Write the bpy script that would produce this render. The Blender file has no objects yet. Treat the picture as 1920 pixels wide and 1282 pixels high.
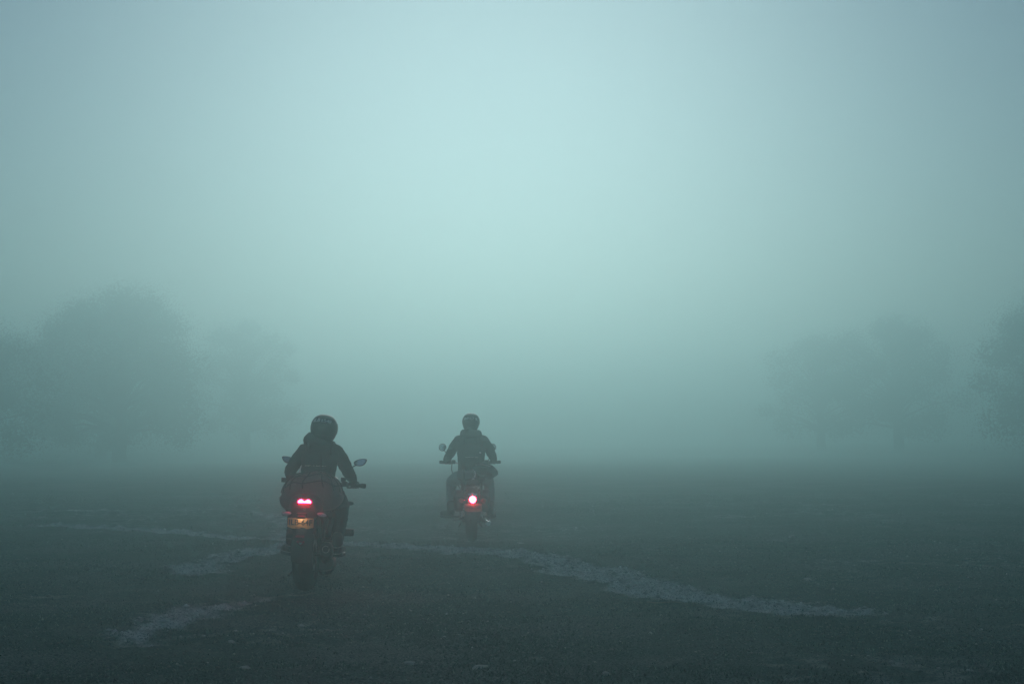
import bpy, bmesh, math, random
import numpy as np
from mathutils import Vector, Matrix, Quaternion

# ------------------------------------------------------------------ scene, camera, light
scene = bpy.context.scene
COL = scene.collection
R = math.radians
F_PX = 3000.0                      # focal length in pixels of the 1920 wide photograph
CAM_H = 1.4

cam_data = bpy.data.cameras.new('camera')
cam = bpy.data.objects.new('camera', cam_data)
COL.objects.link(cam)
cam_data.sensor_width = 36.0
cam_data.lens = 36.0 * F_PX / 1920.0
cam_data.clip_start = 0.1
cam_data.clip_end = 3000.0
cam.location = (0.0, 0.0, CAM_H)
cam.rotation_euler = (R(90.0 + 3.03), 0.0, 0.0)
scene.camera = cam

SUN_EL, SUN_AZ = 14.0, -0.8         # degrees; azimuth from +Y towards +X
world = bpy.data.worlds.new('World')
scene.world = world
world.use_nodes = True
wn = world.node_tree.nodes
wl = world.node_tree.links
wn.clear()
wo = wn.new('ShaderNodeOutputWorld')
wb = wn.new('ShaderNodeBackground')
sky = wn.new('ShaderNodeTexSky')
sky.sky_type = 'NISHITA'
sky.sun_disc = False
sky.sun_elevation = R(SUN_EL)
sky.sun_rotation = R(SUN_AZ)
sky.air_density = 1.0
sky.dust_density = 0.0
sky.ozone_density = 1.5
wb.inputs['Strength'].default_value = 0.11
wl.new(sky.outputs['Color'], wb.inputs['Color'])
wl.new(wb.outputs['Background'], wo.inputs['Surface'])

sun_data = bpy.data.lights.new('sun', 'SUN')
sun_data.energy = 1.2
sun_data.angle = R(20.0)
sun_data.color = (1.0, 0.885, 0.86)
sun = bpy.data.objects.new('sun', sun_data)
COL.objects.link(sun)
sd = Vector((math.sin(R(SUN_AZ)) * math.cos(R(SUN_EL)), math.cos(R(SUN_AZ)) * math.cos(R(SUN_EL)), math.sin(R(SUN_EL))))
sun.rotation_euler = sd.to_track_quat('Z', 'Y').to_euler()

vs = scene.view_settings
vs.view_transform = 'Standard'
vs.look = 'None'
vs.exposure = -1.30
vs.gamma = 1.0
vs.use_curve_mapping = False
scene.render.engine = 'CYCLES'
scene.cycles.max_bounces = 12
scene.cycles.diffuse_bounces = 3
scene.cycles.volume_bounces = 8
scene.cycles.use_denoising = True
scene.cycles.sample_clamp_indirect = 4.0

# ------------------------------------------------------------------ helpers
def link(o, parent=None):
    COL.objects.link(o)
    if parent is not None:
        o.parent = parent
    return o

def tag(o, label=None, cat=None, group=None, kind=None):
    if label: o['label'] = label
    if cat: o['category'] = cat
    if group: o['group'] = group
    if kind: o['kind'] = kind
    return o

def empty(name, loc=(0, 0, 0)):
    o = bpy.data.objects.new(name, None)
    o.location = loc
    o.empty_display_size = 0.2
    COL.objects.link(o)
    return o

def mesh_np(name, verts, faces, smooth=False):
    """faces: array (n,3) or (n,4), or a list of such"""
    me = bpy.data.meshes.new(name)
    if not isinstance(faces, (list, tuple)):
        faces = [faces]
    verts = np.asarray(verts, dtype=np.float32)
    me.vertices.add(len(verts))
    me.vertices.foreach_set('co', verts.ravel())
    loops, starts, tot = [], [], 0
    for f in faces:
        f = np.asarray(f, dtype=np.int32)
        loops.append(f.ravel())
        starts.append(tot + np.arange(len(f), dtype=np.int32) * f.shape[1])
        tot += f.size
    me.loops.add(tot)
    me.loops.foreach_set('vertex_index', np.concatenate(loops))
    st = np.concatenate(starts)
    me.polygons.add(len(st))
    me.polygons.foreach_set('loop_start', st)
    if smooth:
        me.polygons.foreach_set('use_smooth', np.ones(len(st), dtype=bool))
    me.update(calc_edges=True)
    return me

def hash2(ix, iy, seed):
    ix = ix.astype(np.int64); iy = iy.astype(np.int64)
    h = (ix * 374761393 + iy * 668265263 + seed * 974634777) & 0xFFFFFFFF
    h = ((h ^ (h >> 13)) * 1274126177) & 0xFFFFFFFF
    h = ((h ^ (h >> 16)) * 2246822519) & 0xFFFFFFFF
    return ((h ^ (h >> 15)) & 0xFFFFFF) / float(0xFFFFFF)

def vnoise(x, y, seed=0):
    ix = np.floor(x); iy = np.floor(y)
    fx = x - ix; fy = y - iy
    fx = fx * fx * (3 - 2 * fx); fy = fy * fy * (3 - 2 * fy)
    a = hash2(ix, iy, seed); b = hash2(ix + 1, iy, seed)
    c = hash2(ix, iy + 1, seed); d = hash2(ix + 1, iy + 1, seed)
    return (a * (1 - fx) + b * fx) * (1 - fy) + (c * (1 - fx) + d * fx) * fy

def fbm(x, y, octs=4, seed=0):
    s = 0.0; a = 0.5; t = 0.0
    for k in range(octs):
        s = s + a * vnoise(x, y, seed + 17 * k); t += a
        x = x * 2.03 + 11.3; y = y * 2.03 + 5.7; a *= 0.5
    return s / t

# ------------------------------------------------------------------ materials
MATS = {}
def mat(name, color=(0.5, 0.5, 0.5), rough=0.6, metal=0.0, var=0.25, scale=30.0, bump=0.0, bscale=60.0, spec=0.4, coat=0.0, emit=None, estr=0.0, alpha_trans=0.0):
    """Principled material with a noise-driven change of tone, roughness and a little relief"""
    if name in MATS:
        return MATS[name]
    m = bpy.data.materials.new(name)
    m.use_nodes = True
    nt = m.node_tree; n = nt.nodes; l = nt.links
    b = n['Principled BSDF']
    b.inputs['Roughness'].default_value = rough
    b.inputs['Metallic'].default_value = metal
    b.inputs['Specular IOR Level'].default_value = spec
    if coat:
        b.inputs['Coat Weight'].default_value = coat
        b.inputs['Coat Roughness'].default_value = 0.11
    tc = n.new('ShaderNodeTexCoord')
    no = n.new('ShaderNodeTexNoise')
    no.inputs['Scale'].default_value = scale
    no.inputs['Detail'].default_value = 5.0
    l.new(tc.outputs['Object'], no.inputs['Vector'])
    mx = n.new('ShaderNodeMix'); mx.data_type = 'RGBA'
    c = Vector(color)
    mx.inputs[6].default_value = (*(c * (1 - var)), 1)
    mx.inputs[7].default_value = (*(c * (1 + var)), 1)
    l.new(no.outputs['Fac'], mx.inputs[0])
    l.new(mx.outputs[2], b.inputs['Base Color'])
    mr = n.new('ShaderNodeMapRange')
    mr.inputs['To Min'].default_value = max(0.02, rough - 0.12)
    mr.inputs['To Max'].default_value = min(1.0, rough + 0.12)
    l.new(no.outputs['Fac'], mr.inputs['Value'])
    l.new(mr.outputs['Result'], b.inputs['Roughness'])
    if bump:
        nb = n.new('ShaderNodeTexNoise')
        nb.inputs['Scale'].default_value = bscale
        nb.inputs['Detail'].default_value = 6.0
        l.new(tc.outputs['Object'], nb.inputs['Vector'])
        bp = n.new('ShaderNodeBump')
        bp.inputs['Strength'].default_value = bump
        bp.inputs['Distance'].default_value = 0.01
        l.new(nb.outputs['Fac'], bp.inputs['Height'])
        l.new(bp.outputs['Normal'], b.inputs['Normal'])
    if emit:
        b.inputs['Emission Color'].default_value = (*emit, 1)
        b.inputs['Emission Strength'].default_value = estr
    MATS[name] = m
    return m
# ------------------------------------------------------------------ the ground
def ground_macro(x, y):
    """gentle hilltop: level where the riders are, falling away beyond a crest"""
    r = np.maximum(0.0, y - 40.0)
    drop = -0.17 * np.exp(-((y - 22.6) / 2.2) ** 2 - ((x + 0.5) / 3.5) ** 2)
    drop = drop + 1.1 * (fbm(x * 0.02 + 4.0, y * 0.02, 3, 15) - 0.5) * np.clip(r / 60.0, 0, 1) - 0.9 * (1 - np.exp(-r / 60.0))
    near = np.clip(1 - np.abs(y - 16) / 40, 0, 1) * np.clip(1 - np.abs(x) / 40, 0, 1)
    w = 0.10 * (fbm(x * 0.22, y * 0.22, 3, 3) - 0.5) * near
    return drop + w

def axis(lo, hi, step, far, grow=1.16):
    a = list(np.arange(lo, hi + 1e-6, step))
    s = step; p = a[-1]
    while p < far:
        s = min(s * grow, 40.0); p += s; a.append(p)
    s = step; p = a[0]; pre = []
    while p > -far:
        s = min(s * grow, 40.0); p -= s; pre.append(p)
    return np.array(pre[::-1] + a)

# dirt tracks: centre line (x, y), half width, strength
TRACKS = [
    ([(-6.6, 22.9), (-5.4, 22.3), (-4.5, 21.6), (-3.6, 20.9), (-2.7, 20.3), (-2.05, 19.9), (-1.3, 19.1), (-0.66, 18.5), (-0.05, 17.6),
      (0.5, 16.5), (0.72, 15.6), (1.06, 14.5), (1.42, 13.8), (1.72, 13.2), (2.05, 12.65), (2.45, 12.3)], 0.40, 1.35),
    ([(-2.05, 19.9), (-2.6, 18.9), (-2.9, 17.6), (-3.1, 16.2), (-3.05, 15.4)], 0.42, 0.95),
    ([(-8.0, 26.8), (-6.6, 26.9), (-5.2, 27.0), (-4.3, 26.4), (-3.6, 24.8), (-3.2, 23.2), (-3.0, 21.2)], 0.42, 0.75),
    ([(-1.75, 13.6), (-2.05, 13.0), (-2.4, 12.2), (-2.55, 11.6), (-2.52, 11.0), (-2.45, 10.3)], 0.36, 0.85),
    ([(2.3, 12.2), (2.9, 11.7), (3.5, 11.6), (4.2, 11.4), (5.0, 10.9)], 0.55, 0.52),
    ([(-1.2, 10.8), (-0.7, 10.7), (-0.35, 10.5), (0.15, 9.6)], 0.42, 0.36),
    ([(1.0, 15.9), (1.5, 15.2), (1.75, 14.4), (1.85, 13.5)], 0.30, 0.40),
]
def seg_dist(x, y, pts):
    d = np.full(x.shape, 1e9)
    for (ax, ay), (bx, by) in zip(pts[:-1], pts[1:]):
        vx, vy = bx - ax, by - ay
        t = np.clip(((x - ax) * vx + (y - ay) * vy) / (vx * vx + vy * vy), 0, 1)
        d = np.minimum(d, np.hypot(x - ax - t * vx, y - ay - t * vy))
    return d

def track_mask(x, y):
    wob = 0.55 * (fbm(x * 1.1, y * 1.1, 3, 41) - 0.5)
    m = np.zeros(x.shape)
    rag = 0.40 * fbm(x * 4.5, y * 4.5, 4, 7) + 0.33 * vnoise(x * 9, y * 9, 8) + 0.27 * vnoise(x * 17, y * 17, 12)
    for pts, hw, st in TRACKS:
        d = seg_dist(x, y, pts) + wob
        prof = np.clip(1.30 - 0.95 * d / hw, 0, 1)
        m = np.maximum(m, st * prof)
    out = np.clip((m - 1.05 * (1 - rag) - 0.02) * 2.6, 0, 1)
    bare = np.clip((fbm(x * 0.55 + 3, y * 0.55, 3, 91) - 0.60) * 5, 0, 1) * np.clip((rag - 0.50) * 5, 0, 1)
    return np.maximum(out, 0.5 * bare)

gx = axis(-9.0, 9.0, 0.05, 420.0)
gy = axis(7.6, 29.0, 0.05, 420.0)
GX, GY = np.meshgrid(gx, gy)
near_w = np.clip(1 - np.maximum(0, np.abs(GX) - 9) / 6, 0, 1) * np.clip(1 - np.maximum(0, GY - 29) / 6, 0, 1) * np.clip((GY + 2) / 6, 0, 1)
TM = track_mask(GX, GY) * near_w
def ground_z(x, y, tm):
    z = ground_macro(x, y)
    near = np.clip(1 - np.maximum(0, np.abs(x) - 9) / 6, 0, 1) * np.clip(1 - np.maximum(0, y - 29) / 6, 0, 1)
    rough = 0.045 * (fbm(x * 2.3, y * 2.3, 3, 21) - 0.5) + 0.036 * (fbm(x * 8, y * 8, 2, 22) - 0.5)
    clod = tm * (0.06 * (vnoise(x * 6.5, y * 6.5, 31) - 0.45) + 0.04 * (vnoise(x * 12, y * 12, 33) - 0.5) - 0.015)
    return z + near * (rough + clod)
GZ = ground_z(GX, GY, TM)
ny, nx = GX.shape
gv = np.stack([GX.ravel(), GY.ravel(), GZ.ravel()], 1)
idx = np.arange(nx * ny).reshape(ny, nx)
gf = np.stack([idx[:-1, :-1], idx[:-1, 1:], idx[1:, 1:], idx[1:, :-1]], -1).reshape(-1, 4)
face_t = (TM[:-1, :-1] + TM[:-1, 1:] + TM[1:, 1:] + TM[1:, :-1]).ravel() / 4

def ground_material():
    m = bpy.data.materials.new('trodden_turf')
    m.use_nodes = True
    nt = m.node_tree; n = nt.nodes; l = nt.links
    b = n['Principled BSDF']
    b.inputs['Roughness'].default_value = 0.95
    b.inputs['Specular IOR Level'].default_value = 0.12
    tc = n.new('ShaderNodeTexCoord')
    at = n.new('ShaderNodeAttribute'); at.attribute_name = 'bare'
    def noise(sc, det=5):
        q = n.new('ShaderNodeTexNoise'); q.inputs['Scale'].default_value = sc; q.inputs['Detail'].default_value = det
        l.new(tc.outputs['Object'], q.inputs['Vector']); return q
    def ramp(src, p0, c0, p1, c1):
        r = n.new('ShaderNodeValToRGB')
        r.color_ramp.elements[0].position = p0; r.color_ramp.elements[0].color = (*c0, 1)
        r.color_ramp.elements[1].position = p1; r.color_ramp.elements[1].color = (*c1, 1)
        l.new(src, r.inputs['Fac']); return r
    def mix(fac, a, bb):
        q = n.new('ShaderNodeMix'); q.data_type = 'RGBA'
        l.new(fac, q.inputs[0]); l.new(a, q.inputs[6]); l.new(bb, q.inputs[7]); return q.outputs[2]
    fine = noise(70, 6); mid = noise(9, 5); big = noise(0.7, 4)
    turf = ramp(fine.outputs['Fac'], 0.35, (0.014, 0.025, 0.020), 0.64, (0.115, 0.16, 0.135))
    turf2 = ramp(fine.outputs['Fac'], 0.35, (0.022, 0.028, 0.026), 0.64, (0.23, 0.24, 0.22))
    bf = ramp(big.outputs['Fac'], 0.45, (0, 0, 0), 0.62, (1, 1, 1))
    tcol = mix(bf.outputs['Color'], turf.outputs['Color'], turf2.outputs['Color'])
    dirt = ramp(mid.outputs['Fac'], 0.3, (0.52, 0.48, 0.45), 0.7, (0.80, 0.76, 0.72))
    dirt2 = mix(ramp(fine.outputs['Fac'], 0.38, (0.9, 0.9, 0.9), 0.47, (0, 0, 0)).outputs['Color'], dirt.outputs['Color'], turf2.outputs['Color'])
    l.new(mix(at.outputs['Fac'], tcol, dirt2), b.inputs['Base Color'])
    bp = n.new('ShaderNodeBump'); bp.inputs['Strength'].default_value = 0.9; bp.inputs['Distance'].default_value = 0.02
    ad = n.new('ShaderNodeMath'); ad.operation = 'ADD'
    l.new(fine.outputs['Fac'], ad.inputs[0]); l.new(mid.outputs['Fac'], ad.inputs[1])
    l.new(ad.outputs[0], bp.inputs['Height'])
    l.new(bp.outputs['Normal'], b.inputs['Normal'])
    return m
M_GROUND = ground_material()

def ground_piece(name, sel):
    f = gf[sel]
    used, inv = np.unique(f, return_inverse=True)
    me = mesh_np(name, gv[used], inv.reshape(-1, 4), smooth=True)
    a = me.attributes.new('bare', 'FLOAT', 'POINT')
    a.data.foreach_set('value', TM.ravel()[used].astype(np.float32))
    me.materials.append(M_GROUND)
    o = link(bpy.data.objects.new(name, me))
    o['kind'] = 'structure'
    return o
ground_piece('ground', face_t <= 0.5)
ground_piece('dirt_track', face_t > 0.5)

def gz(x, y):
    xa = np.array([float(x)]); ya = np.array([float(y)])
    return float(ground_z(xa, ya, track_mask(xa, ya))[0])
# ------------------------------------------------------------------ trees in the mist
def tube_np(pts, rads, seg=7):
    """tapered tube along a poly line; returns verts, quads"""
    pts = [Vector(p) for p in pts]
    V, Fc = [], []
    prev = None
    for i, p in enumerate(pts):
        d = (pts[min(i + 1, len(pts) - 1)] - pts[max(i - 1, 0)]).normalized()
        if prev is None:
            a = d.orthogonal().normalized()
        else:
            a = (prev - d * prev.dot(d)).normalized()
        prev = a
        b = d.cross(a)
        for k in range(seg):
            t = 2 * math.pi * k / seg
            V.append(p + (a * math.cos(t) + b * math.sin(t)) * rads[i])
    for i in range(len(pts) - 1):
        for k in range(seg):
            k2 = (k + 1) % seg
            Fc.append((i * seg + k, i * seg + k2, (i + 1) * seg + k2, (i + 1) * seg + k))
    return [tuple(v) for v in V], Fc

M_BARK = mat('bark', (0.055, 0.045, 0.035), 0.9, bump=0.8, bscale=12, scale=6)
def leaf_material():
    m = mat('leaves', (0.045, 0.075, 0.035), 0.6, var=0.5, scale=0.9, spec=0.25)
    return m
M_LEAF = leaf_material()

def make_tree(name, label, loc, height, spread, seed, clumps=26, leaves=260, trunk_share=0.28, group=None):
    rng = np.random.default_rng(seed); rnd = random.Random(seed)
    root = empty(name, loc)
    tag(root, label, 'tree', group)
    TV, TF = [], []
    def add(pts, rads, seg=7):
        v, f = tube_np(pts, rads, seg)
        o = len(TV); TV.extend(v); TF.extend([tuple(i + o for i in q) for q in f])
    r0 = height * 0.032
    th = height * 0.62
    tp = [(0, 0, -0.4)]
    px = py = 0.0
    for k in range(1, 7):
        px += rnd.uniform(-.04, .04) * height * 0.4; py += rnd.uniform(-.04, .04) * height * 0.4
        tp.append((px, py, th * k / 6))
    add(tp, [r0 * (1.25 - 0.95 * k / 6) for k in range(7)], 9)
    cents = []
    z0 = height * trunk_share
    for c in range(clumps):
        a = c * 2.399963 + rnd.uniform(-.4, .4)
        t = (c + 0.5) / clumps
        z = z0 + (height * 0.84 - z0) * (t ** 0.8)
        prof = math.sqrt(max(0.04, 1.0 - max(0.0, (t - 0.30) / 0.72) ** 2)) * (0.78 + 0.22 * min(1.0, t / 0.3))
        rr = spread * prof * math.sqrt(rnd.uniform(0.02, 0.92))
        p = Vector((px * t + rr * math.cos(a), py * t + rr * math.sin(a), z + rnd.uniform(-.05, .05) * height))
        cents.append((p, spread * rnd.uniform(0.20, 0.33)))
        zs = max(height * 0.16, min(th, z * rnd.uniform(.5, .72)))
        q = zs / th * 6; i0 = min(5, int(q)); fr = q - i0
        s = Vector(tp[i0]).lerp(Vector(tp[i0 + 1]), fr)
        mid = s.lerp(p, 0.55) + Vector((0, 0, height * 0.03))
        add([s, mid, p], [r0 * 0.38 * (1.15 - zs / th * 0.6), r0 * 0.2, r0 * 0.05], 6)
    cents.append((Vector((px, py, height * 0.86)), spread * 0.25))
    me = mesh_np('trunk', TV, np.array(TF), True); me.materials.append(M_BARK)
    link(bpy.data.objects.new('trunk', me), root)
    LV = []
    for p, cr in cents:
        n = leaves
        n = int(leaves * 1.7)
        g3 = np.clip(rng.normal(size=(n, 3)), -2.4, 2.4)
        pos = np.array(p) + g3 * cr * np.array([.62, .62, .5])
        fringe = np.clip((np.linalg.norm(g3, axis=1) - 0.9) / 0.7, 0, 1)
        pos[:, 2] = np.where(pos[:, 2] > height, 2 * height - pos[:, 2] - 0.2 * cr, pos[:, 2])
        pos[:, 2] = np.maximum(pos[:, 2], 0.1 * rng.random(n))
        u = rng.normal(size=(n, 3)); u /= np.linalg.norm(u, axis=1)[:, None]
        w = np.cross(u, rng.normal(size=(n, 3))); w /= np.linalg.norm(w, axis=1)[:, None]
        s = ((0.075 + 0.085 * rng.random(n)) * (1 - 0.66 * fringe))[:, None] * (height / 11) ** 0.5
        LV.append(np.stack([pos - u * s, pos + w * s * .55, pos + u * s, pos - w * s * .55], 1).reshape(-1, 3))
    LV = np.concatenate(LV)
    LF = np.arange(len(LV)).reshape(-1, 4)
    me = mesh_np('crown', LV, LF); me.materials.append(M_LEAF)
    link(bpy.data.objects.new('crown', me), root)
    return root

def gmac(x, y):
    return float(ground_macro(np.array([float(x)]), np.array([float(y)]))[0])
TREES = [
    # x, y, top height above camera plane, spread, seed, clumps, leaves, name, label
    (-24.0, 98, 10.8, 6.0, 11, 64, 648, 'broadleaf_tree', 'broad domed tree looming in the mist behind the nearer motorcycle'),
    (-28.8, 112, 10.4, 6.0, 20, 44, 460, 'broadleaf_tree', 'pale tree filling the gap behind the low dark tree on the left'),
    (24.4, 126, 9.4, 5.0, 21, 40, 420, 'broadleaf_tree', 'palest small tree at the inner end of the trees on the right'),
    (-33.0, 98, 8.4, 5.6, 12, 44, 604, 'broadleaf_tree', 'low dark tree beside the broad domed tree, towards the left edge'),
    (-21.6, 130, 11.0, 5.0, 13, 40, 475, 'broadleaf_tree', 'faintest tree, just right of the broad domed tree'),
    (-27.6, 80, 7.0, 4.6, 18, 40, 604, 'broadleaf_tree', 'nearest dark tree cut by the left edge of the picture'),
    (36.0, 98, 10.8, 6.4, 15, 56, 648, 'broadleaf_tree', 'tall dark tree behind the right edge of the picture'),
    (29.0, 120, 10.6, 5.8, 16, 44, 561, 'broadleaf_tree', 'rounded mid-sized tree in the mist on the right'),
    (30.6, 88, 9.8, 5.8, 19, 44, 648, 'broadleaf_tree', 'nearest dark tree cut by the right edge of the picture'),
]
for x, y, top, s, sdn, c, lv, nm, lab in TREES:
    z = gmac(x, y)
    make_tree(nm, lab, (x, y, z), top - z, s, sdn, c, lv, trunk_share=0.10, group='trees fading into the mist')
# ------------------------------------------------------------------ mesh builder for vehicles, riders and luggage
class MB:
    def __init__(s):
        s.v = []; s.f = []
    def add(s, v, f):
        o = len(s.v)
        s.v.extend([tuple(p) for p in v])
        s.f.extend([tuple(i + o for i in q) for q in f])
        return s
    def loft(s, rings, caps=True, closed=False):
        n = len(rings[0]); V = []; F = []
        for r in rings: V.extend([tuple(p) for p in r])
        m = len(rings)
        for i in range(m if closed else m - 1):
            j = (i + 1) % m
            for k in range(n):
                k2 = (k + 1) % n
                F.append((i * n + k, i * n + k2, j * n + k2, j * n + k))
        if caps and not closed:
            for ri, rev in ((0, True), (m - 1, False)):
                c = sum((Vector(p) for p in rings[ri]), Vector()) / n
                V.append(tuple(c)); ci = len(V) - 1
                for k in range(n):
                    a, b = ri * n + k, ri * n + (k + 1) % n
                    F.append((b, a, ci) if rev else (a, b, ci))
        return s.add(V, F)
    def tube(s, pts, rad, seg=8, caps=True, round_end=False):
        pts = [Vector(p) for p in pts]
        if not isinstance(rad, (list, tuple)): rad = [rad] * len(pts)
        rad = list(rad)
        if round_end:
            d0 = (pts[0] - pts[1]).normalized(); d1 = (pts[-1] - pts[-2]).normalized()
            a0 = [(pts[0] + d0 * rad[0] * math.sin(t), rad[0] * math.cos(t)) for t in (1.35, 0.9, 0.45)]
            a1 = [(pts[-1] + d1 * rad[-1] * math.sin(t), rad[-1] * math.cos(t)) for t in (0.45, 0.9, 1.35)]
            rad = [r for _, r in a0] + rad + [r for _, r in a1]
            pts = [p for p, _ in a0] + pts + [p for p, _ in a1]
        rings = []; prev = None
        for i, p in enumerate(pts):
            d = (pts[min(i + 1, len(pts) - 1)] - pts[max(i - 1, 0)])
            d = d.normalized() if d.length > 1e-9 else Vector((0, 0, 1))
            a = d.orthogonal().normalized() if prev is None else (prev - d * prev.dot(d)).normalized()
            prev = a; b = d.cross(a)
            rings.append([p + (a * math.cos(2 * math.pi * k / seg) + b * math.sin(2 * math.pi * k / seg)) * rad[i] for k in range(seg)])
        return s.loft(rings, caps)
    def ring_tube(s, pts, r, seg=6):
        """closed tube"""
        pts = [Vector(p) for p in pts]; n = len(pts); rings = []
        nrm = Vector()
        c = sum(pts, Vector()) / n
        for i in range(n): nrm += (pts[i] - c).cross(pts[(i + 1) % n] - c)
        nrm.normalize()
        for i in range(n):
            d = (pts[(i + 1) % n] - pts[i - 1]).normalized()
            a = (nrm - d * nrm.dot(d)).normalized(); b = d.cross(a)
            rings.append([pts[i] + (a * math.cos(2 * math.pi * k / seg) + b * math.sin(2 * math.pi * k / seg)) * r for k in range(seg)])
        return s.loft(rings, False, True)
    def box(s, c, size, bev=0.004, rot=None, taper=None):
        bm = bmesh.new()
        bmesh.ops.create_cube(bm, size=1.0)
        for v in bm.verts:
            v.co = Vector((v.co.x * size[0], v.co.y * size[1], v.co.z * size[2]))
            if taper and v.co.z < 0: v.co.x *= taper; v.co.y *= taper
        if bev: bmesh.ops.bevel(bm, geom=bm.edges[:], offset=bev, segments=2, affect='EDGES', profile=0.6)
        mt = Matrix.Translation(c) @ (Matrix(rot).to_4x4() if rot is not None else Matrix())
        bm.verts.index_update()
        s.add([mt @ v.co for v in bm.verts], [[v.index for v in f.verts] for f in bm.faces])
        bm.free(); return s
    def cyl(s, p0, p1, r0, r1=None, seg=20, ch=0.12):
        r1 = r0 if r1 is None else r1
        p0 = Vector(p0); p1 = Vector(p1); d = p1 - p0
        c = min(ch * max(r0, r1), d.length * 0.3); u = d.normalized() * c
        return s.tube([p0, p0 + u, p1 - u, p1], [r0 - c, r0, r1, r1 - c], seg)
    def lathe(s, prof, c, axis='X', seg=40, closed=True):
        """prof: (radius, offset along axis) closed outline"""
        c = Vector(c); rings = []
        for k in range(seg):
            t = 2 * math.pi * k / seg; ring = []
            for r, h in prof:
                if axis == 'X': ring.append(c + Vector((h, r * math.cos(t), r * math.sin(t))))
                elif axis == 'Y': ring.append(c + Vector((r * math.cos(t), h, r * math.sin(t))))
                else: ring.append(c + Vector((r * math.cos(t), r * math.sin(t), h)))
            rings.append(ring)
        return s.loft(rings, False, True)
    def sell(s, c, r, e1=1.0, e2=1.0, nu=24, nv=14, rot=None, fn=None):
        """superellipsoid; exponents below one are boxier"""
        def p(w, e): return math.copysign(abs(w) ** e, w)
        c = Vector(c); m = Matrix(rot).to_3x3() if rot is not None else Matrix.Identity(3); rings = []
        for j in range(nv):
            ph = -math.pi / 2 + math.pi * (j + 0.5) / nv; ring = []
            for i in range(nu):
                th = 2 * math.pi * i / nu
                q = Vector((r[0] * p(math.cos(ph), e1) * p(math.cos(th), e2), r[1] * p(math.cos(ph), e1) * p(math.sin(th), e2), r[2] * p(math.sin(ph), e1)))
                if fn: q = fn(q)
                ring.append(c + m @ q)
            rings.append(ring)
        return s.loft(rings, True)
    def hull(s, secs, n=24, e=0.75):
        """lofted body along Y: sections (y, cx, cz, half width, half height[, exponent])"""
        rings = []
        for sec in secs:
            y, cx, cz, rx, rz = sec[:5]; ee = sec[5] if len(sec) > 5 else e; ring = []
            for k in range(n):
                t = 2 * math.pi * k / n; ct, st = math.cos(t), math.sin(t)
                ring.append((cx + rx * math.copysign(abs(ct) ** ee, ct), y, cz + rz * math.copysign(abs(st) ** ee, st)))
            rings.append(ring[::-1])
        return s.loft(rings, True)
    def build(s, name, m, parent=None, base=None, sharp=38, smooth=True):
        me = bpy.data.meshes.new(name)
        me.from_pydata([tuple(p) for p in s.v], [], [list(q) for q in s.f])
        bm = bmesh.new(); bm.from_mesh(me)
        bmesh.ops.recalc_face_normals(bm, faces=bm.faces[:])
        bm.to_mesh(me); bm.free()
        if smooth:
            me.polygons.foreach_set('use_smooth', np.ones(len(me.polygons), dtype=bool))
            me.set_sharp_from_angle(angle=R(sharp))
        for q in (m if isinstance(m, (list, tuple)) else [m]): me.materials.append(q)
        o = link(bpy.data.objects.new(name, me), parent)
        if base is not None: o.location = -Vector(base)
        return o

def thing_at(name, frame, base, label, cat, group=None):
    """an Empty at the base of a thing; parts are built in the vehicle frame and shifted by -base"""
    o = bpy.data.objects.new(name, None); COL.objects.link(o)
    o.matrix_world = frame @ Matrix.Translation(base)
    o.empty_display_size = 0.1
    tag(o, label, cat, group)
    return o

def text_mb(txt, size, depth=0.0008):
    cu = bpy.data.curves.new('lettering', 'FONT')
    cu.body = txt; cu.size = size; cu.align_x = 'CENTER'; cu.align_y = 'CENTER'; cu.extrude = depth; cu.offset = size * 0.02
    cu.resolution_u = 3
    o = bpy.data.objects.new('lettering', cu); COL.objects.link(o)
    bpy.context.view_layer.update()
    dg = bpy.context.evaluated_depsgraph_get()
    me = o.evaluated_get(dg).to_mesh()
    V = [tuple(v.co) for v in me.vertices]; Fc = [tuple(p.vertices) for p in me.polygons]
    o.evaluated_get(dg).to_mesh_clear()
    bpy.data.objects.remove(o); bpy.data.curves.remove(cu)
    return V, Fc

# materials for the vehicles and riders
M_RUBBER = mat('tyre_rubber', (0.022, 0.022, 0.023), 0.8, bump=0.5, bscale=180, spec=0.3)
M_BLACK = mat('black_plastic', (0.022, 0.023, 0.025), 0.48, bump=0.15, bscale=260, spec=0.4)
M_BLACKGLOSS = mat('black_paint', (0.018, 0.018, 0.020), 0.30, coat=0.5)
M_DARKMETAL = mat('dark_metal', (0.06, 0.06, 0.062), 0.42, metal=0.8)
M_STEEL = mat('steel', (0.45, 0.45, 0.45), 0.3, metal=1.0)
M_CHROME = mat('chrome', (0.82, 0.82, 0.82), 0.09, metal=1.0, var=0.05)
M_MIRROR = mat('mirror_glass', (0.9, 0.9, 0.9), 0.03, metal=1.0, var=0.02)
M_SEAT = mat('seat_vinyl', (0.025, 0.025, 0.027), 0.6, bump=0.4, bscale=220)
M_REDPAINT = mat('red_emblem', (0.50, 0.03, 0.06), 0.5)
M_ORANGE = mat('plate_yellow', (0.85, 0.40, 0.15), 0.45, var=0.12)
M_INK = mat('plate_black', (0.02, 0.018, 0.018), 0.6)
M_CLEAR = mat('clear_lens', (0.72, 0.70, 0.74), 0.18, var=0.15, coat=0.6)
M_AMBER = mat('amber_lens', (0.45, 0.10, 0.07), 0.3, coat=0.5)
M_GREYPLATE = mat('scuffed_fender', (0.05, 0.053, 0.055), 0.6, bump=0.3, bscale=90)
M_JACKET = mat('jacket_cloth', (0.020, 0.022, 0.024), 0.85, bump=0.6, bscale=45, scale=14, spec=0.2)
M_JACKET2 = mat('black_jacket_cloth', (0.026, 0.028, 0.030), 0.85, bump=0.6, bscale=45, scale=14, spec=0.2)
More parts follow.
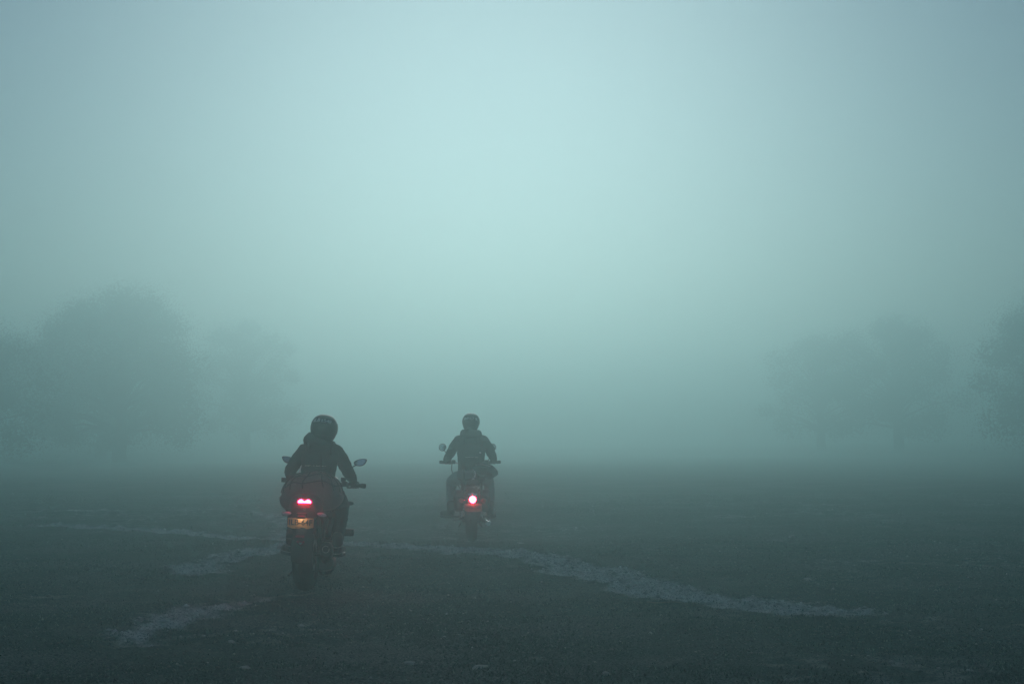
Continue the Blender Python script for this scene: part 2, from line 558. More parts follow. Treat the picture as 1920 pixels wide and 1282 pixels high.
M_HOOD = mat('hood_cloth', (0.075, 0.085, 0.075), 0.9, bump=0.6, bscale=50, scale=20, spec=0.2)
M_TROUSERS = mat('dark_trousers', (0.020, 0.022, 0.025), 0.85, bump=0.6, bscale=50, spec=0.2)
M_JEANS = mat('pale_jeans', (0.22, 0.30, 0.29), 0.9, bump=0.6, bscale=60, spec=0.2)
M_BOOT = mat('boot_leather', (0.02, 0.019, 0.018), 0.5, bump=0.4, bscale=80)
M_GLOVE = mat('glove_leather', (0.022, 0.022, 0.022), 0.6, bump=0.5, bscale=80)
M_SKIN = mat('skin', (0.50, 0.32, 0.25), 0.55, var=0.1)
M_HELMET = mat('helmet_black', (0.013, 0.014, 0.015), 0.42, coat=0.15, scale=8, spec=0.3)
M_HELMET2 = mat('helmet_grey_top', (0.16, 0.17, 0.17), 0.35, coat=0.4, scale=8)
M_VISOR = mat('visor', (0.01, 0.01, 0.012), 0.08, coat=0.8)
M_WHITE = mat('white_letters', (0.88, 0.88, 0.87), 0.5, var=0.04)
M_STUD = mat('reflective_stud', (0.8, 0.8, 0.8), 0.25, metal=0.6)
M_BAG = mat('bag_cloth', (0.125, 0.118, 0.130), 0.7, bump=0.5, bscale=60, scale=9)
M_BAG2 = mat('bundle_cloth', (0.03, 0.032, 0.034), 0.8, bump=0.7, bscale=40, scale=9)
M_CORD = mat('elastic_cord', (0.012, 0.012, 0.013), 0.8)
M_TAILPLASTIC = mat('tail_plastic', (0.060, 0.056, 0.060), 0.55, bump=0.1, bscale=200)
M_STRAP = mat('pale_strap', (0.62, 0.64, 0.64), 0.6)
M_PLATELAMP = mat('lit_plate_lamp', (0.9, 0.9, 0.85), 0.3, emit=(1.0, 0.9, 0.75), estr=45.0)
def lamp_mat(name, strength, col=(1.0, 0.035, 0.022)):
    return mat(name, (0.5, 0.02, 0.02), 0.3, emit=col, estr=strength)
M_TAIL1 = lamp_mat('lit_tail_lens', 340.0, (1.0, 0.0110, 0.0450))
M_TAIL2 = lamp_mat('lit_round_tail_lens', 180.0, (1.0, 0.0240, 0.0600))
# ------------------------------------------------------------------ motorcycle pieces
def tyre_profile(r, w, t):
    """closed outline of a rounded motorcycle tyre: (radius, offset)"""
    out = []
    for k in range(13):
        a = -math.pi * 0.56 + math.pi * 1.12 * k / 12
        out.append((r - t + t * math.cos(a), w * 0.5 * math.sin(a) / math.sin(math.pi * 0.5)))
    out = [(rr, max(-w / 2, min(w / 2, hh))) for rr, hh in out]
    return out + [(r - t * 1.15, w * 0.33), (r - t * 1.15, -w * 0.33)]

def make_wheel(parent, base, c, r, w, t, spoke_kind, disc_x, hub_r=0.05):
    rim_r = r - t * 1.05
    m = MB()
    m.lathe([(rim_r, -w * .36), (rim_r, w * .36), (rim_r - .02, w * .36), (rim_r - .028, w * .2), (rim_r - .028, -w * .2), (rim_r - .02, -w * .36)], c, 'X', 40)
    m.cyl(Vector(c) - Vector((w * .42, 0, 0)), Vector(c) + Vector((w * .42, 0, 0)), hub_r, seg=20)
    rim = m.build('wheel', M_DARKMETAL if spoke_kind == 'cast' else M_STEEL, parent, base)
    ty = MB().lathe(tyre_profile(r, w, t), c, 'X', 56)
    ty.build('tyre', M_RUBBER, rim, sharp=50)
    # tread blocks cut as raised chevrons
    tr = MB()
    for k in range(34):
        a = 2 * math.pi * k / 34
        for sgn in (-1, 1):
            p = []
            for u, da in ((0.10, 0.0), (0.36, 0.05), (0.40, 0.09), (0.12, 0.05)):
                h = sgn * w * u * 0.98
                rr = r - t + t * math.cos(math.asin(min(0.97, abs(h) / (w / 2)))) + 0.004
                p.append(Vector(c) + Vector((h, rr * math.cos(a + da), rr * math.sin(a + da))))
            q = [x - (x - Vector(c)).normalized() * 0.008 for x in p]
            tr.add(p + q, [(0, 1, 2, 3), (0, 4, 5, 1), (1, 5, 6, 2), (2, 6, 7, 3), (3, 7, 4, 0)])
    tag(tr.build('tread', M_RUBBER, rim, smooth=False), kind='stuff')
    cv = Vector(c)
    if spoke_kind == 'cast':
        for k in range(5):
            a = 2 * math.pi * k / 5 + .3
            for da in (-.13, .13):
                sp = MB().tube([cv + Vector((0, math.cos(a) * hub_r * .8, math.sin(a) * hub_r * .8)), cv + Vector((0, math.cos(a + da) * rim_r * .98, math.sin(a + da) * rim_r * .98))], [.016, .011], 8)
                sp.build('spoke', M_DARKMETAL, rim)
    else:
        for k in range(24):
            a = 2 * math.pi * k / 24; sg = 1 if k % 2 else -1
            sp = MB().tube([cv + Vector((sg * w * .3, math.cos(a + sg * .35) * hub_r, math.sin(a + sg * .35) * hub_r)), cv + Vector((0, math.cos(a) * rim_r * .98, math.sin(a) * rim_r * .98))], .003, 5)
            sp.build('spoke', M_STEEL, rim)
    for x in disc_x:
        dr = r * .45
        MB().lathe([(dr, x - .003), (dr, x + .003), (dr * .68, x + .003), (dr * .68, x - .003)], c, 'X', 36).build('brake_disc', M_STEEL, rim)
    return rim

def make_mirror(parent, base, stem_from, stem_mid, c, outline, normal, glass_in=0.88, depth=0.022):
    """outline: (u, v) points in the mirror plane, u towards +X"""
    n = Vector(normal).normalized()
    u = Vector((0, 0, 1)).cross(n); u.normalize()
    if u.x < 0: u = -u
    v = u.cross(n)
    if v.z < 0: v = -v
    c = Vector(c)
    P = lambda s, d: [c + u * (a * s) + v * (b * s) + n * d for a, b in outline]
    m = MB().loft([P(.55, -depth * 1.3), P(.9, -depth), P(1.03, -depth * .4), P(1.03, 0.001), P(.95, 0.002), P(.93, -0.002)], True)
    m.tube([stem_from, stem_mid, c - n * depth * .8], .006, 8)
    o = m.build('mirror', M_BLACKGLOSS, parent, base)
    MB().loft([P(glass_in, -0.004), P(glass_in, 0.0025)], True).build('mirror_glass', M_MIRROR, o)
    return o

def ellipse_out(a, b, n=24):
    return [(a * math.cos(2 * math.pi * k / n), b * math.sin(2 * math.pi * k / n)) for k in range(n)]

def bolt(parent, base, p, r, ax=(0, -1, 0), m=None):
    p = Vector(p); ax = Vector(ax)
    MB().cyl(p, p + ax * r * .7, r, seg=10).build('bolt', m or M_STEEL, parent, base)

def number_plate(parent, base, c, w, h, tilt, text, mplate, mink, letter):
    """plate facing -Y, tipped by tilt; clipped lower corners"""
    rot = Matrix.Rotation(tilt, 3, 'X')
    c = Vector(c)
    W, H = w / 2, h / 2
    out = [(-W, H - .006), (-W + .006, H), (W - .006, H), (W, H - .006), (W, -H + .012), (W - .012, -H + .010), (W - .03, -H + .004), (W - .045, -H), (-W + .045, -H), (-W + .03, -H + .004), (-W + .012, -H + .010), (-W, -H + .012)]
    F_ = lambda s, d: [c + rot @ Vector((a * s, d, b * s)) for a, b in out]
    pl = MB().loft([F_(.985, .0012), F_(1, .0005), F_(1, -.0005), F_(.985, -.0012)], True).build('license_plate', mplate, parent, base, sharp=25)
    V, Fc = text_mb(text, letter)
    xs = [p[0] for p in V]; tw = max(xs) - min(xs); sx = w * 0.88 / tw
    m = MB().add([c + rot @ Vector((p[0] * sx, -.0022 - p[2], p[1] * 1.0 + h * .06)) for p in V], Fc)
    m.build('plate_lettering', mink, pl, smooth=False)
    return pl, rot

# ------------------------------------------------------------------ the nearer motorcycle (naked sports machine)
F1 = Matrix.Translation((-1.783, 13.86, gz(-1.783, 13.86) - 0.012)) @ Matrix.Rotation(R(-0.6), 4, 'Z') @ Matrix.Rotation(R(2.0), 4, 'Y')

def sports_motorcycle():
    B = Vector((0, 0, 0))
    root = thing_at('motorcycle', F1, B, 'nearer dark naked motorcycle with lit two-lobed tail light and yellow plate', 'motorcycle', 'motorcycles riding away')
    rw, fw = Vector((0, 0, .318)), Vector((0, 1.39, .302))
    make_wheel(root, B, rw, .318, .175, .085, 'cast', (.07,))
    make_wheel(root, B, fw, .302, .122, .062, 'cast', (-.065, .065))
    # swing arm, chain and shock
    m = MB()
    for s in (-1, 1): m.tube([(s * .115, 0, .318), (s * .12, .25, .35), (s * .10, .50, .40)], [.022, .028, .034], 10)
    m.tube([(-.11, .42, .385), (.11, .42, .385)], .04, 12)
    m.cyl((-.135, 0, .318), (.135, 0, .318), .018)
    m.build('swingarm', M_DARKMETAL, root, B)
    ch = MB(); pts = []
    for k in range(9): a = math.pi / 2 + math.pi * k / 8; pts.append((-.10, .075 * math.cos(a), .318 + .075 * math.sin(a)))
    for k in range(7): a = -math.pi / 2 + math.pi * k / 6; pts.append((-.10, .50 + .038 * math.cos(a), .40 + .038 * math.sin(a)))
    ch.ring_tube(pts, .008, 5).build('chain', M_DARKMETAL, root, B)
    sh = MB(); 
    for k in range(60):
        pass
    hel = [(.0 + .035 * math.cos(k * .9), .36 + .12 * k / 50 * .3, .46 + .22 * k / 50 + 0 * math.sin(k * .9)) for k in range(51)]
    hel = [Vector((.035 * math.cos(k * .9), .34 + .035 * math.sin(k * .9) + .05 * k / 50, .44 + .24 * k / 50)) for k in range(51)]
    sh.tube(hel, .006, 6).tube([(0, .34, .42), (0, .39, .70)], .015, 10)
    sh.build('shock_absorber', M_DARKMETAL, root, B)
    # frame
    m = MB()
    for s in (-1, 1):
        m.tube([(s * .03, 1.02, .82), (s * .13, .88, .70), (s * .145, .62, .60), (s * .12, .48, .44)], [.03, .036, .036, .03], 10)
        m.tube([(s * .11, .55, .62), (s * .095, .2, .72), (s * .07, -.14, .76)], [.017, .015, .013], 8)
    m.build('frame', M_DARKMETAL, root, B)
    # engine with fins, cases, radiator
    m = MB().box((0, .68, .36), (.27, .36, .24), .03).box((0, .80, .53), (.25, .22, .20), .025, Matrix.Rotation(R(-25), 3, 'X'))
    m.cyl((.13, .60, .34), (.185, .60, .34), .085).cyl((-.13, .60, .34), (-.18, .60, .34), .075).cyl((.13, .79, .36), (.165, .79, .36), .06)
    for k in range(5): m.box((0, .80 + .01 * k, .46 + .032 * k), (.275, .20, .010), .002, Matrix.Rotation(R(-25), 3, 'X'))
    m.build('engine', M_DARKMETAL, root, B)
    m = MB().box((0, 1.0, .52), (.30, .035, .24), .008)
    for k in range(9): m.box((0, 1.022, .425 + .024 * k), (.27, .006, .008), 0)
    m.build('radiator', M_BLACK, root, B)
    # exhaust: header pipes, box under the engine, stubby silencer
    m = MB()
    for x in (-.07, -.025, .025, .07): m.tube([(x, .93, .47), (x, 1.02, .40), (x, 1.0, .25), (x * .6, .86, .19), (.03, .70, .17)], .019, 9)
    m.hull([(.74, .05, .18, .07, .05), (.70, .06, .19, .12, .065), (.45, .07, .20, .125, .07), (.36, .08, .21, .11, .06)], 20, .6)
    m.tube([(.11, .40, .22), (.165, .22, .30), (.17, .12, .33)], [.03, .035, .045], 14)
    m.hull([(.14, .165, .33, .04, .05), (.12, .165, .335, .055, .07), (-.04, .175, .36, .055, .07), (-.07, .175, .365, .048, .06)], 18, .7)
    ex = m.build('exhaust', M_DARKMETAL, root, B)
    MB().lathe([(.026, -.075), (.032, -.075), (.032, -.055), (.026, -.055)], (.175, 0, .365), 'Y', 20).build('exhaust_tip', M_STEEL, ex)
    # tank, seat, side panels
    MB().hull([(1.06, 0, .86, .05, .05), (1.02, 0, .86, .13, .085), (.90, 0, .865, .165, .115), (.75, 0, .86, .16, .115), (.62, 0, .83, .12, .085), (.55, 0, .81, .08, .06)], 28, .8).build('fuel_tank', M_BLACKGLOSS, root, B)
    MB().hull([(.62, 0, .80, .08, .04), (.56, 0, .795, .11, .045), (.40, 0, .785, .145, .045), (.26, 0, .79, .14, .05), (.20, 0, .82, .125, .05), (.02, 0, .85, .115, .04), (-.12, 0, .865, .085, .03)], 24, .65).build('seat', M_SEAT, root, B)
    for s in (-1, 1):
        MB().hull([(.58, s * .12, .66, .02, .05), (.50, s * .135, .66, .02, .08), (.28, s * .125, .70, .018, .07), (.12, s * .115, .74, .012, .04)], 16, .7).build('side_panel', M_BLACKGLOSS, root, B)
        MB().hull([(1.12, s * .15, .74, .02, .05), (1.04, s * .175, .72, .03, .09), (.88, s * .17, .68, .02, .08), (.80, s * .16, .66, .01, .04)], 16, .7).build('tank_shroud', M_BLACKGLOSS, root, B)
    # tail: broad rounded rear panel with lamp, lock, studs
    tail = MB().hull([(.16, 0, .755, .12, .06), (.0, 0, .745, .14, .085), (-.14, 0, .725, .145, .115), (-.205, 0, .712, .135, .118), (-.232, 0, .706, .118, .104), (-.243, 0, .70, .09, .08)], 32, .85).build('tail_cowl', M_TAILPLASTIC, root, B)
    for s in (-1, 1):
        pts = [(-s * .001, -.014), (-s * .001, .001), (s * .010, .006), (s * .026, .0195), (s * .040, .018), (s * .056, .006), (s * .061, -.008), (s * .056, -.016), (s * .030, -.0155)]
        cc = Vector((0.0, -.238, .776))
        pts = [(a * .93, b * .84) for a, b in pts]
        P = lambda sc, d: [cc + Vector((a * sc + s * .032 * (1 - sc), d, b * sc)) for a, b in pts]
        MB().loft([P(.94, .02), P(1, -.008), P(.9, -.014), P(.6, -.017)], True).build('tail_light', M_TAIL1, tail)
    MB().lathe([(.0115, -.252), (.0065, -.252), (.0065, -.236), (.0115, -.236)], (0.004, 0, .712), 'Y', 18).build('lock_ring', M_STUD, tail)
    for x, z in ((-.085, .705), (-.073, .715), (-.062, .69), (.070, .684), (.098, .70)):
        bolt(tail, None, (x, -.226 - .012 * (1 - abs(x) / .1), z), .006, m=M_STUD)
    # rear turn signals, stalk and almond lens
    for s in (-1, 1):
        ts = MB().tube([(s * .07, -.20, .668), (s * .115, -.215, .668)], .011, 10).sell((s * .15, -.222, .668), (.046, .020, .021), 1.0, 1.0, 18, 10, Matrix.Rotation(R(s * 8), 3, 'Y')).build('turn_signal', M_BLACK, root, B)
        MB().sell((s * .15, -.234, .668), (.041, .016, .0175), 1.0, 1.0, 18, 10, Matrix.Rotation(R(s * 8), 3, 'Y')).build('lens', M_CLEAR, ts)
    # plate carrier, plate
    m = MB().box((-.018, -.255, .628), (.09, .06, .10), .012).box((-.018, -.292, .594), (.20, .008, .085), .003)
    m.box((-.018, -.30, .648), (.05, .02, .018), .004)
    m.build('plate_bracket', M_BLACK, root, B)
    pl, rot = number_plate(root, B, (-.018, -.303, .594), .222, .090, R(-6), 'ILB-64F', M_ORANGE, M_INK, .064)
    V, Fc = text_mb('COLOMBIA', .012)
    c = Vector((-.018, -.303, .594))
    MB().add([c + rot @ Vector((p[0] * 1.5, -.0022 - p[2], p[1] - .0375)) for p in V], Fc).build('plate_lettering', M_INK, pl, smooth=False)
    pb = MB().box((-.010, -.322, .652), (.070, .060, .010), .003).box((-.010, -.352, .645), (.070, .006, .018), .002).build('plate_lamp', M_BLACK, root, B)
    MB().box((-.010, -.336, .6455), (.050, .016, .004), .001).build('lit_lens', M_PLATELAMP, pb)
    bolt(pl, None, (-.055, -.304, .632), .004, m=M_STUD)
    # mudguard hanging behind the tyre, with red bar and emblem
    secs = []
    for z, y, w in ((.575, -.30, .070), (.50, -.335, .082), (.42, -.355, .088), (.34, -.36, .089), (.285, -.355, .084), (.27, -.352, .078)):
        ring = [Vector((x * w, y + .03 * abs(x) ** 2.5, z)) for x in np.linspace(-1, 1, 11)] + [Vector((x * (w - .006), y + .008 + .03 * abs(x) ** 2.5, z)) for x in np.linspace(1, -1, 11)]
        secs.append(ring)
    fd = MB().loft(secs, True).build('mudguard', M_GREYPLATE, root, B)
    MB().box((-.012, -.3465, .487), (.072, .004, .020), .0015, Matrix.Rotation(R(-14), 3, 'X')).build('red_bar', M_REDPAINT, fd)
    e = [(-.036, .012), (-.026, .020), (-.010, .010), (0, .014), (.010, .010), (.026, .020), (.036, .012), (0, -.024)]
    cc = Vector((-.005, -.3535, .432))
    EP = lambda sc, d: [cc + Vector((a * sc, d - .0, b * sc)) for a, b in e]
    MB().loft([EP(1, .006), EP(1, -.003), EP(.9, -.004)], True).build('emblem', M_REDPAINT, fd)
    EP2 = lambda sc, d: [cc + Vector((a * sc, d, b * sc - .002)) for a, b in e]
    MB().loft([EP2(.45, -.003), EP2(.45, -.0055)], True).build('emblem', M_STRAP, fd)
    MB().tube([(-.078, -.30, .55), (-.05, -.15, .60), (0, -.06, .66)], .008, 8).tube([(.078, -.30, .55), (.05, -.15, .60), (0, -.06, .66)], .008, 8).build('mudguard_stay', M_DARKMETAL, root, B)
    # inner rear fender above the tyre
    rings = []
    for k in range(13):
        a = R(20 + 125 * k / 12)
        rr = .345
        rings.append([Vector((x * .095, -math.cos(a) * -1 * (rr - .02 * abs(x) ** 2) * 1.0, .318 + math.sin(a) * (rr - .02 * abs(x) ** 2))) for x in np.linspace(-1, 1, 7)] + [Vector((x * .09, math.cos(a) * (rr - .008 - .02 * abs(x) ** 2), .318 + math.sin(a) * (rr - .008 - .02 * abs(x) ** 2))) for x in np.linspace(1, -1, 7)])
    MB().loft(rings, True).build('rear_fender', M_BLACK, root, B)
    # steering group, turned slightly to the right
    steer = Matrix.Translation((0, 1.06, .80)) @ Matrix.Rotation(R(-5), 4, Vector((0, -math.sin(R(25)), math.cos(R(25))))) @ Matrix.Translation((0, -1.06, -.80))
    def st(m): m.v = [tuple(steer @ Vector(p)) for p in m.v]; return m
    for s in (-1, 1):
        f = MB().tube([(s * .105, 1.04, .86), (s * .105, 1.20, .54)], .027, 14).tube([(s * .105, 1.18, .58), (s * .105, 1.375, .31)], .021, 12).box((s * .105, 1.385, .302), (.05, .05, .07), .01)
        st(f).build('fork', M_DARKMETAL, root, B)
    st(MB().box((0, 1.055, .845), (.26, .07, .03), .01).box((0, 1.12, .70), (.26, .07, .03), .01)).build('triple_clamp', M_DARKMETAL, root, B)
    rings = []
    for k in range(11):
        a = R(25 + 120 * k / 10)
        rings.append([Vector((x * .072, 1.39 + math.cos(a) * (.335 - .02 * x * x), .302 + math.sin(a) * (.335 - .02 * x * x))) for x in np.linspace(-1, 1, 7)] + [Vector((x * .068, 1.39 + math.cos(a) * (.327 - .02 * x * x), .302 + math.sin(a) * (.327 - .02 * x * x))) for x in np.linspace(1, -1, 7)])
    st(MB().loft(rings, True)).build('front_fender', M_BLACKGLOSS, root, B)
    hb = st(MB().tube([(-.36, .985, .89), (-.20, 1.02, .895), (-.10, 1.045, .885), (0, 1.05, .88), (.10, 1.045, .885), (.20, 1.02, .895), (.36, .985, .89)], .012, 10)).build('handlebar', M_BLACK, root, B)
    for s in (-1, 1):
        st(MB().cyl((s * .23, 1.012, .893), (s * .355, .987, .890), .0175, seg=14).cyl((s * .355, .987, .890), (s * .395, .978, .889), .022, seg=14)).build('grip', M_RUBBER, hb)
        st(MB().tube([(s * .20, 1.04, .89), (s * .24, 1.075, .885), (s * .36, 1.055, .872)], [.010, .008, .006], 8)).build('lever', M_DARKMETAL, hb)
        st(MB().box((s * .195, 1.015, .893), (.05, .045, .05), .01).cyl((s * .17, 1.05, .91), (s * .17, 1.05, .95), .022)).build('control_switch', M_BLACK, hb)
        st(MB().tube([(s * .18, 1.06, .90), (s * .14, 1.17, .86), (s * .06, 1.16, .72)], .006, 8)).build('brake_hose', M_RUBBER, hb)
    # mirrors: pointed leaf outlines
    leaf = [(-.066, .030), (-.046, .037), (.0, .034), (.040, .018), (.058, .0), (.048, -.026), (.010, -.033), (-.030, -.027), (-.052, -.006)]
    def smooth_out(pts, k=2):
        for _ in range(k):
            q = []
            for i in range(len(pts)):
                a, b = pts[i], pts[(i + 1) % len(pts)]
                q += [(a[0] * .75 + b[0] * .25, a[1] * .75 + b[1] * .25), (a[0] * .25 + b[0] * .75, a[1] * .25 + b[1] * .75)]
            pts = q
        return pts
    L = smooth_out(leaf)
    make_mirror(root, B, (-.19, 1.03, .90), (-.21, 1.05, 1.03), (-.335, 1.0, 1.092), L, (.05, -1, .75))
    make_mirror(root, B, (.19, 1.03, .90), (.21, 1.05, 1.02), (.325, 1.0, 1.088), [(-a, b) for a, b in L][::-1], (-.10, -1, .30))
    hl = MB().hull([(1.10, 0, .80, .08, .07), (1.16, 0, .79, .11, .10), (1.24, 0, .77, .10, .09), (1.28, 0, .76, .07, .06)], 24, .8)
    hl = st(hl).build('headlight', M_BLACKGLOSS, root, B)
    st(MB().sell((0, 1.27, .765), (.075, .03, .062), .9, .9)).build('lens', M_CLEAR, hl)
    st(MB().hull([(1.06, 0, .92, .06, .03), (1.12, 0, .915, .07, .04), (1.16, 0, .90, .05, .03)], 16, .6)).build('instrument_panel', M_BLACK, root, B)
    for s in (-1, 1):
        ts = st(MB().tube([(s * .10, 1.14, .715), (s * .19, 1.14, .712)], .010, 8).sell((s * .225, 1.14, .712), (.045, .022, .020), 1, 1, 16, 10)).build('turn_signal', M_BLACK, root, B)
        st(MB().sell((s * .225, 1.15, .712), (.040, .018, .016), 1, 1, 16, 10)).build('lens', M_AMBER, ts)
        MB().cyl((s * .12, .50, .275), (s * .255, .50, .285), .013, seg=12).build('footpeg', M_DARKMETAL, root, B)
        MB().tube([(s * .12, .44, .42), (s * .13, .46, .33), (s * .125, .50, .27)], .014, 8).build('footpeg_bracket', M_DARKMETAL, root, B)
        MB().cyl((s * .13, .16, .42), (s * .20, .16, .425), .011, seg=10).tube([(s * .10, .25, .60), (s * .13, .17, .42)], .011, 8).build('passenger_peg', M_DARKMETAL, root, B)
    MB().cyl((.13, .76, .46), (.20, .76, .46), .018).box((.265, .76, .46), (.11, .075, .066), .014).build('frame_slider', M_BLACK, root, B)
    MB().cyl((-.13, .76, .46), (-.18, .76, .46), .018).cyl((-.175, .76, .46), (-.215, .76, .46), .030).build('frame_slider', M_BLACK, root, B)
    MB().tube([(-.12, .42, .24), (-.16, .28, .13), (-.17, .16, .11)], .011, 8).build('side_stand', M_DARKMETAL, root, B)
    return root
sports_motorcycle()
# ------------------------------------------------------------------ riders
def n3(p, s, seed=0):
    x, y, z = p[:, 0] * s, p[:, 1] * s, p[:, 2] * s
    return (vnoise(x + z * .7, y + 3.1, seed) + vnoise(y + x * .6 + 9.2, z - 1.7, seed + 5) + vnoise(z + 4.4, x - y * .5, seed + 9)) / 3

def remeshed(mb, voxel, smooth_it=6):
    me = bpy.data.meshes.new('raw'); me.from_pydata(mb.v, [], [list(f) for f in mb.f])
    bm = bmesh.new(); bm.from_mesh(me); bmesh.ops.recalc_face_normals(bm, faces=bm.faces[:]); bm.to_mesh(me); bm.free()
    o = bpy.data.objects.new('raw', me); COL.objects.link(o)
    md = o.modifiers.new('r', 'REMESH'); md.mode = 'VOXEL'; md.voxel_size = voxel; md.adaptivity = 0.0
    ms = o.modifiers.new('s', 'SMOOTH'); ms.factor = 0.5; ms.iterations = smooth_it
    bpy.context.view_layer.update()
    dg = bpy.context.evaluated_depsgraph_get()
    ev = o.evaluated_get(dg); em = ev.to_mesh()
    n = len(em.vertices); co = np.empty(n * 3, dtype=np.float32); em.vertices.foreach_get('co', co)
    no = np.empty(n * 3, dtype=np.float32); em.vertices.foreach_get('normal', no)
    fs = np.array([tuple(p.vertices) if len(p.vertices) == 4 else tuple(p.vertices) + (p.vertices[-1],) for p in em.polygons], dtype=np.int32)
    ev.to_mesh_clear(); bpy.data.objects.remove(o); bpy.data.meshes.remove(me)
    return co.reshape(-1, 3), no.reshape(-1, 3), fs

class Body:
    """tapered limbs and lofted trunk, grown together into one continuous surface"""
    def __init__(s): s.m = MB(); s.segs = []
    def limb(s, pts, rads, region, seg=14):
        s.m.tube(pts, rads, seg, True, True)
        for i in range(len(pts) - 1): s.segs.append((Vector(pts[i]), Vector(pts[i + 1]), rads[i], rads[i + 1], region))
    def trunk(s, secs, region, seg=28):
        rings = []
        for (c, rx, ry, tilt) in secs:
            c = Vector(c); up = Vector((0, math.sin(tilt), math.cos(tilt))); fwd = Vector((0, math.cos(tilt), -math.sin(tilt)))
            ring = []
            for k in range(seg):
                t = 2 * math.pi * k / seg; ct, st_ = math.cos(t), math.sin(t)
                ring.append(c + Vector((1, 0, 0)) * rx * math.copysign(abs(ct) ** .85, ct) + fwd * ry * math.copysign(abs(st_) ** .85, st_))
            rings.append(ring)
        s.m.loft(rings, True)
        for a, b in zip(secs[:-1], secs[1:]): s.segs.append((Vector(a[0]), Vector(b[0]), (a[1] + a[2]) / 2, (b[1] + b[2]) / 2, region))
    def blob(s, c, r, region, rot=None, e=0.9):
        s.m.sell(c, r, e, e, 20, 12, rot)
        s.segs.append((Vector(c), Vector(c) + Vector((0, 0, 1e-4)), min(r), min(r), region))
    def hand(s, side, bar, axis, wrist, region):
        """five fingers closed round a bar: bar = centre of grip, axis = unit vector pointing outwards"""
        ax = Vector(axis).normalized(); bar = Vector(bar)
        fw_ = Vector((0, 1, 0)); fw_ = (fw_ - ax * fw_.dot(ax)).normalized(); up = Vector((0, 0, 1)); up = (up - ax * up.dot(ax) - fw_ * up.dot(fw_)).normalized()
        P = lambda u, ang, r: bar + ax * u + (fw_ * math.cos(ang) + up * math.sin(ang)) * r
        s.blob(P(0, R(140), .034), (.042, .030, .020), region, Matrix.Rotation(R(35), 3, 'X'))
        for i, (u, end, rad) in enumerate(((-.034, -75, .0092), (-.0115, -95, .0096), (.0115, -90, .0092), (.033, -60, .0080))):
            pts = [P(u, R(a), .029 + .004 * (a > 120)) for a in np.linspace(140, end, 8)]
            s.limb([tuple(p) for p in pts], [rad * (1.1 - .25 * k / 7) for k in range(8)], region, 9)
        pts = [P(-.040, R(165), .034), P(-.058, R(205), .034), P(-.062, R(245), .029), P(-.050, R(285), .028)]
        s.limb([tuple(p) for p in pts], [.0125, .0115, .0105, .009], region, 9)
        s.limb([tuple(wrist), tuple(P(0, R(145), .046))], [.030, .027], region)
    def finish(s, mats, parent, base, voxel=0.0055, wrinkle=0.004, seed=1):
        co, no, fs = remeshed(s.m, voxel)
        best = np.full(len(co), 1e9); reg = np.zeros(len(co), dtype=int)
        for a, b, r0, r1, rg in s.segs:
            a_, d = np.array(a), np.array(b - a); L = max(1e-9, float(d @ d))
            t = np.clip(((co - a_) @ d) / L, 0, 1)
            dist = np.linalg.norm(co - a_ - t[:, None] * d, axis=1) - (r0 + (r1 - r0) * t)
            k = dist < best; best[k] = dist[k]; reg[k] = rg
        cloth = np.isin(reg, s.cloth)
        w = (n3(co, 22, seed) - .5) * 2 + (n3(co * np.array([1, 1, 2.2]), 34, seed + 3) - .5) * 1.4
        folds = np.sin(co[:, 2] * 95 + 9 * n3(co, 9, seed + 7)) * .35
        co = co + no * ((w + folds) * wrinkle * cloth)[:, None]
        me = mesh_np('body', co, fs, True)
        for m in mats: me.materials.append(m)
        me.polygons.foreach_set('material_index', reg[fs[:, 0]].astype(np.int32))
        me.update()
        o = link(bpy.data.objects.new('body', me), parent); o.location = -Vector(base)
        return o

HC = dict(rx=.119, ry=.146, rz=.130)
def helmet_point(az, el, off=0.0):
    """azimuth 0 is the back of the head, positive to the wearer's right"""
    d = Vector((math.sin(az) * math.cos(el), -math.cos(az) * math.cos(el), math.sin(el)))
    front = max(0.0, d.y)
    low = max(0.0, -d.z)
    rx = HC['rx'] * (1 - .10 * low); ry = HC['ry'] * (1 + .12 * front * min(1, low * 2.2) - .10 * low * (1 - front)); rz = HC['rz'] * (1 + .14 * low)
    k = 2.35
    t = (abs(d.x / rx) ** k + abs(d.y / ry) ** k + abs(d.z / rz) ** k) ** (-1 / k)
    return d * (t + off)

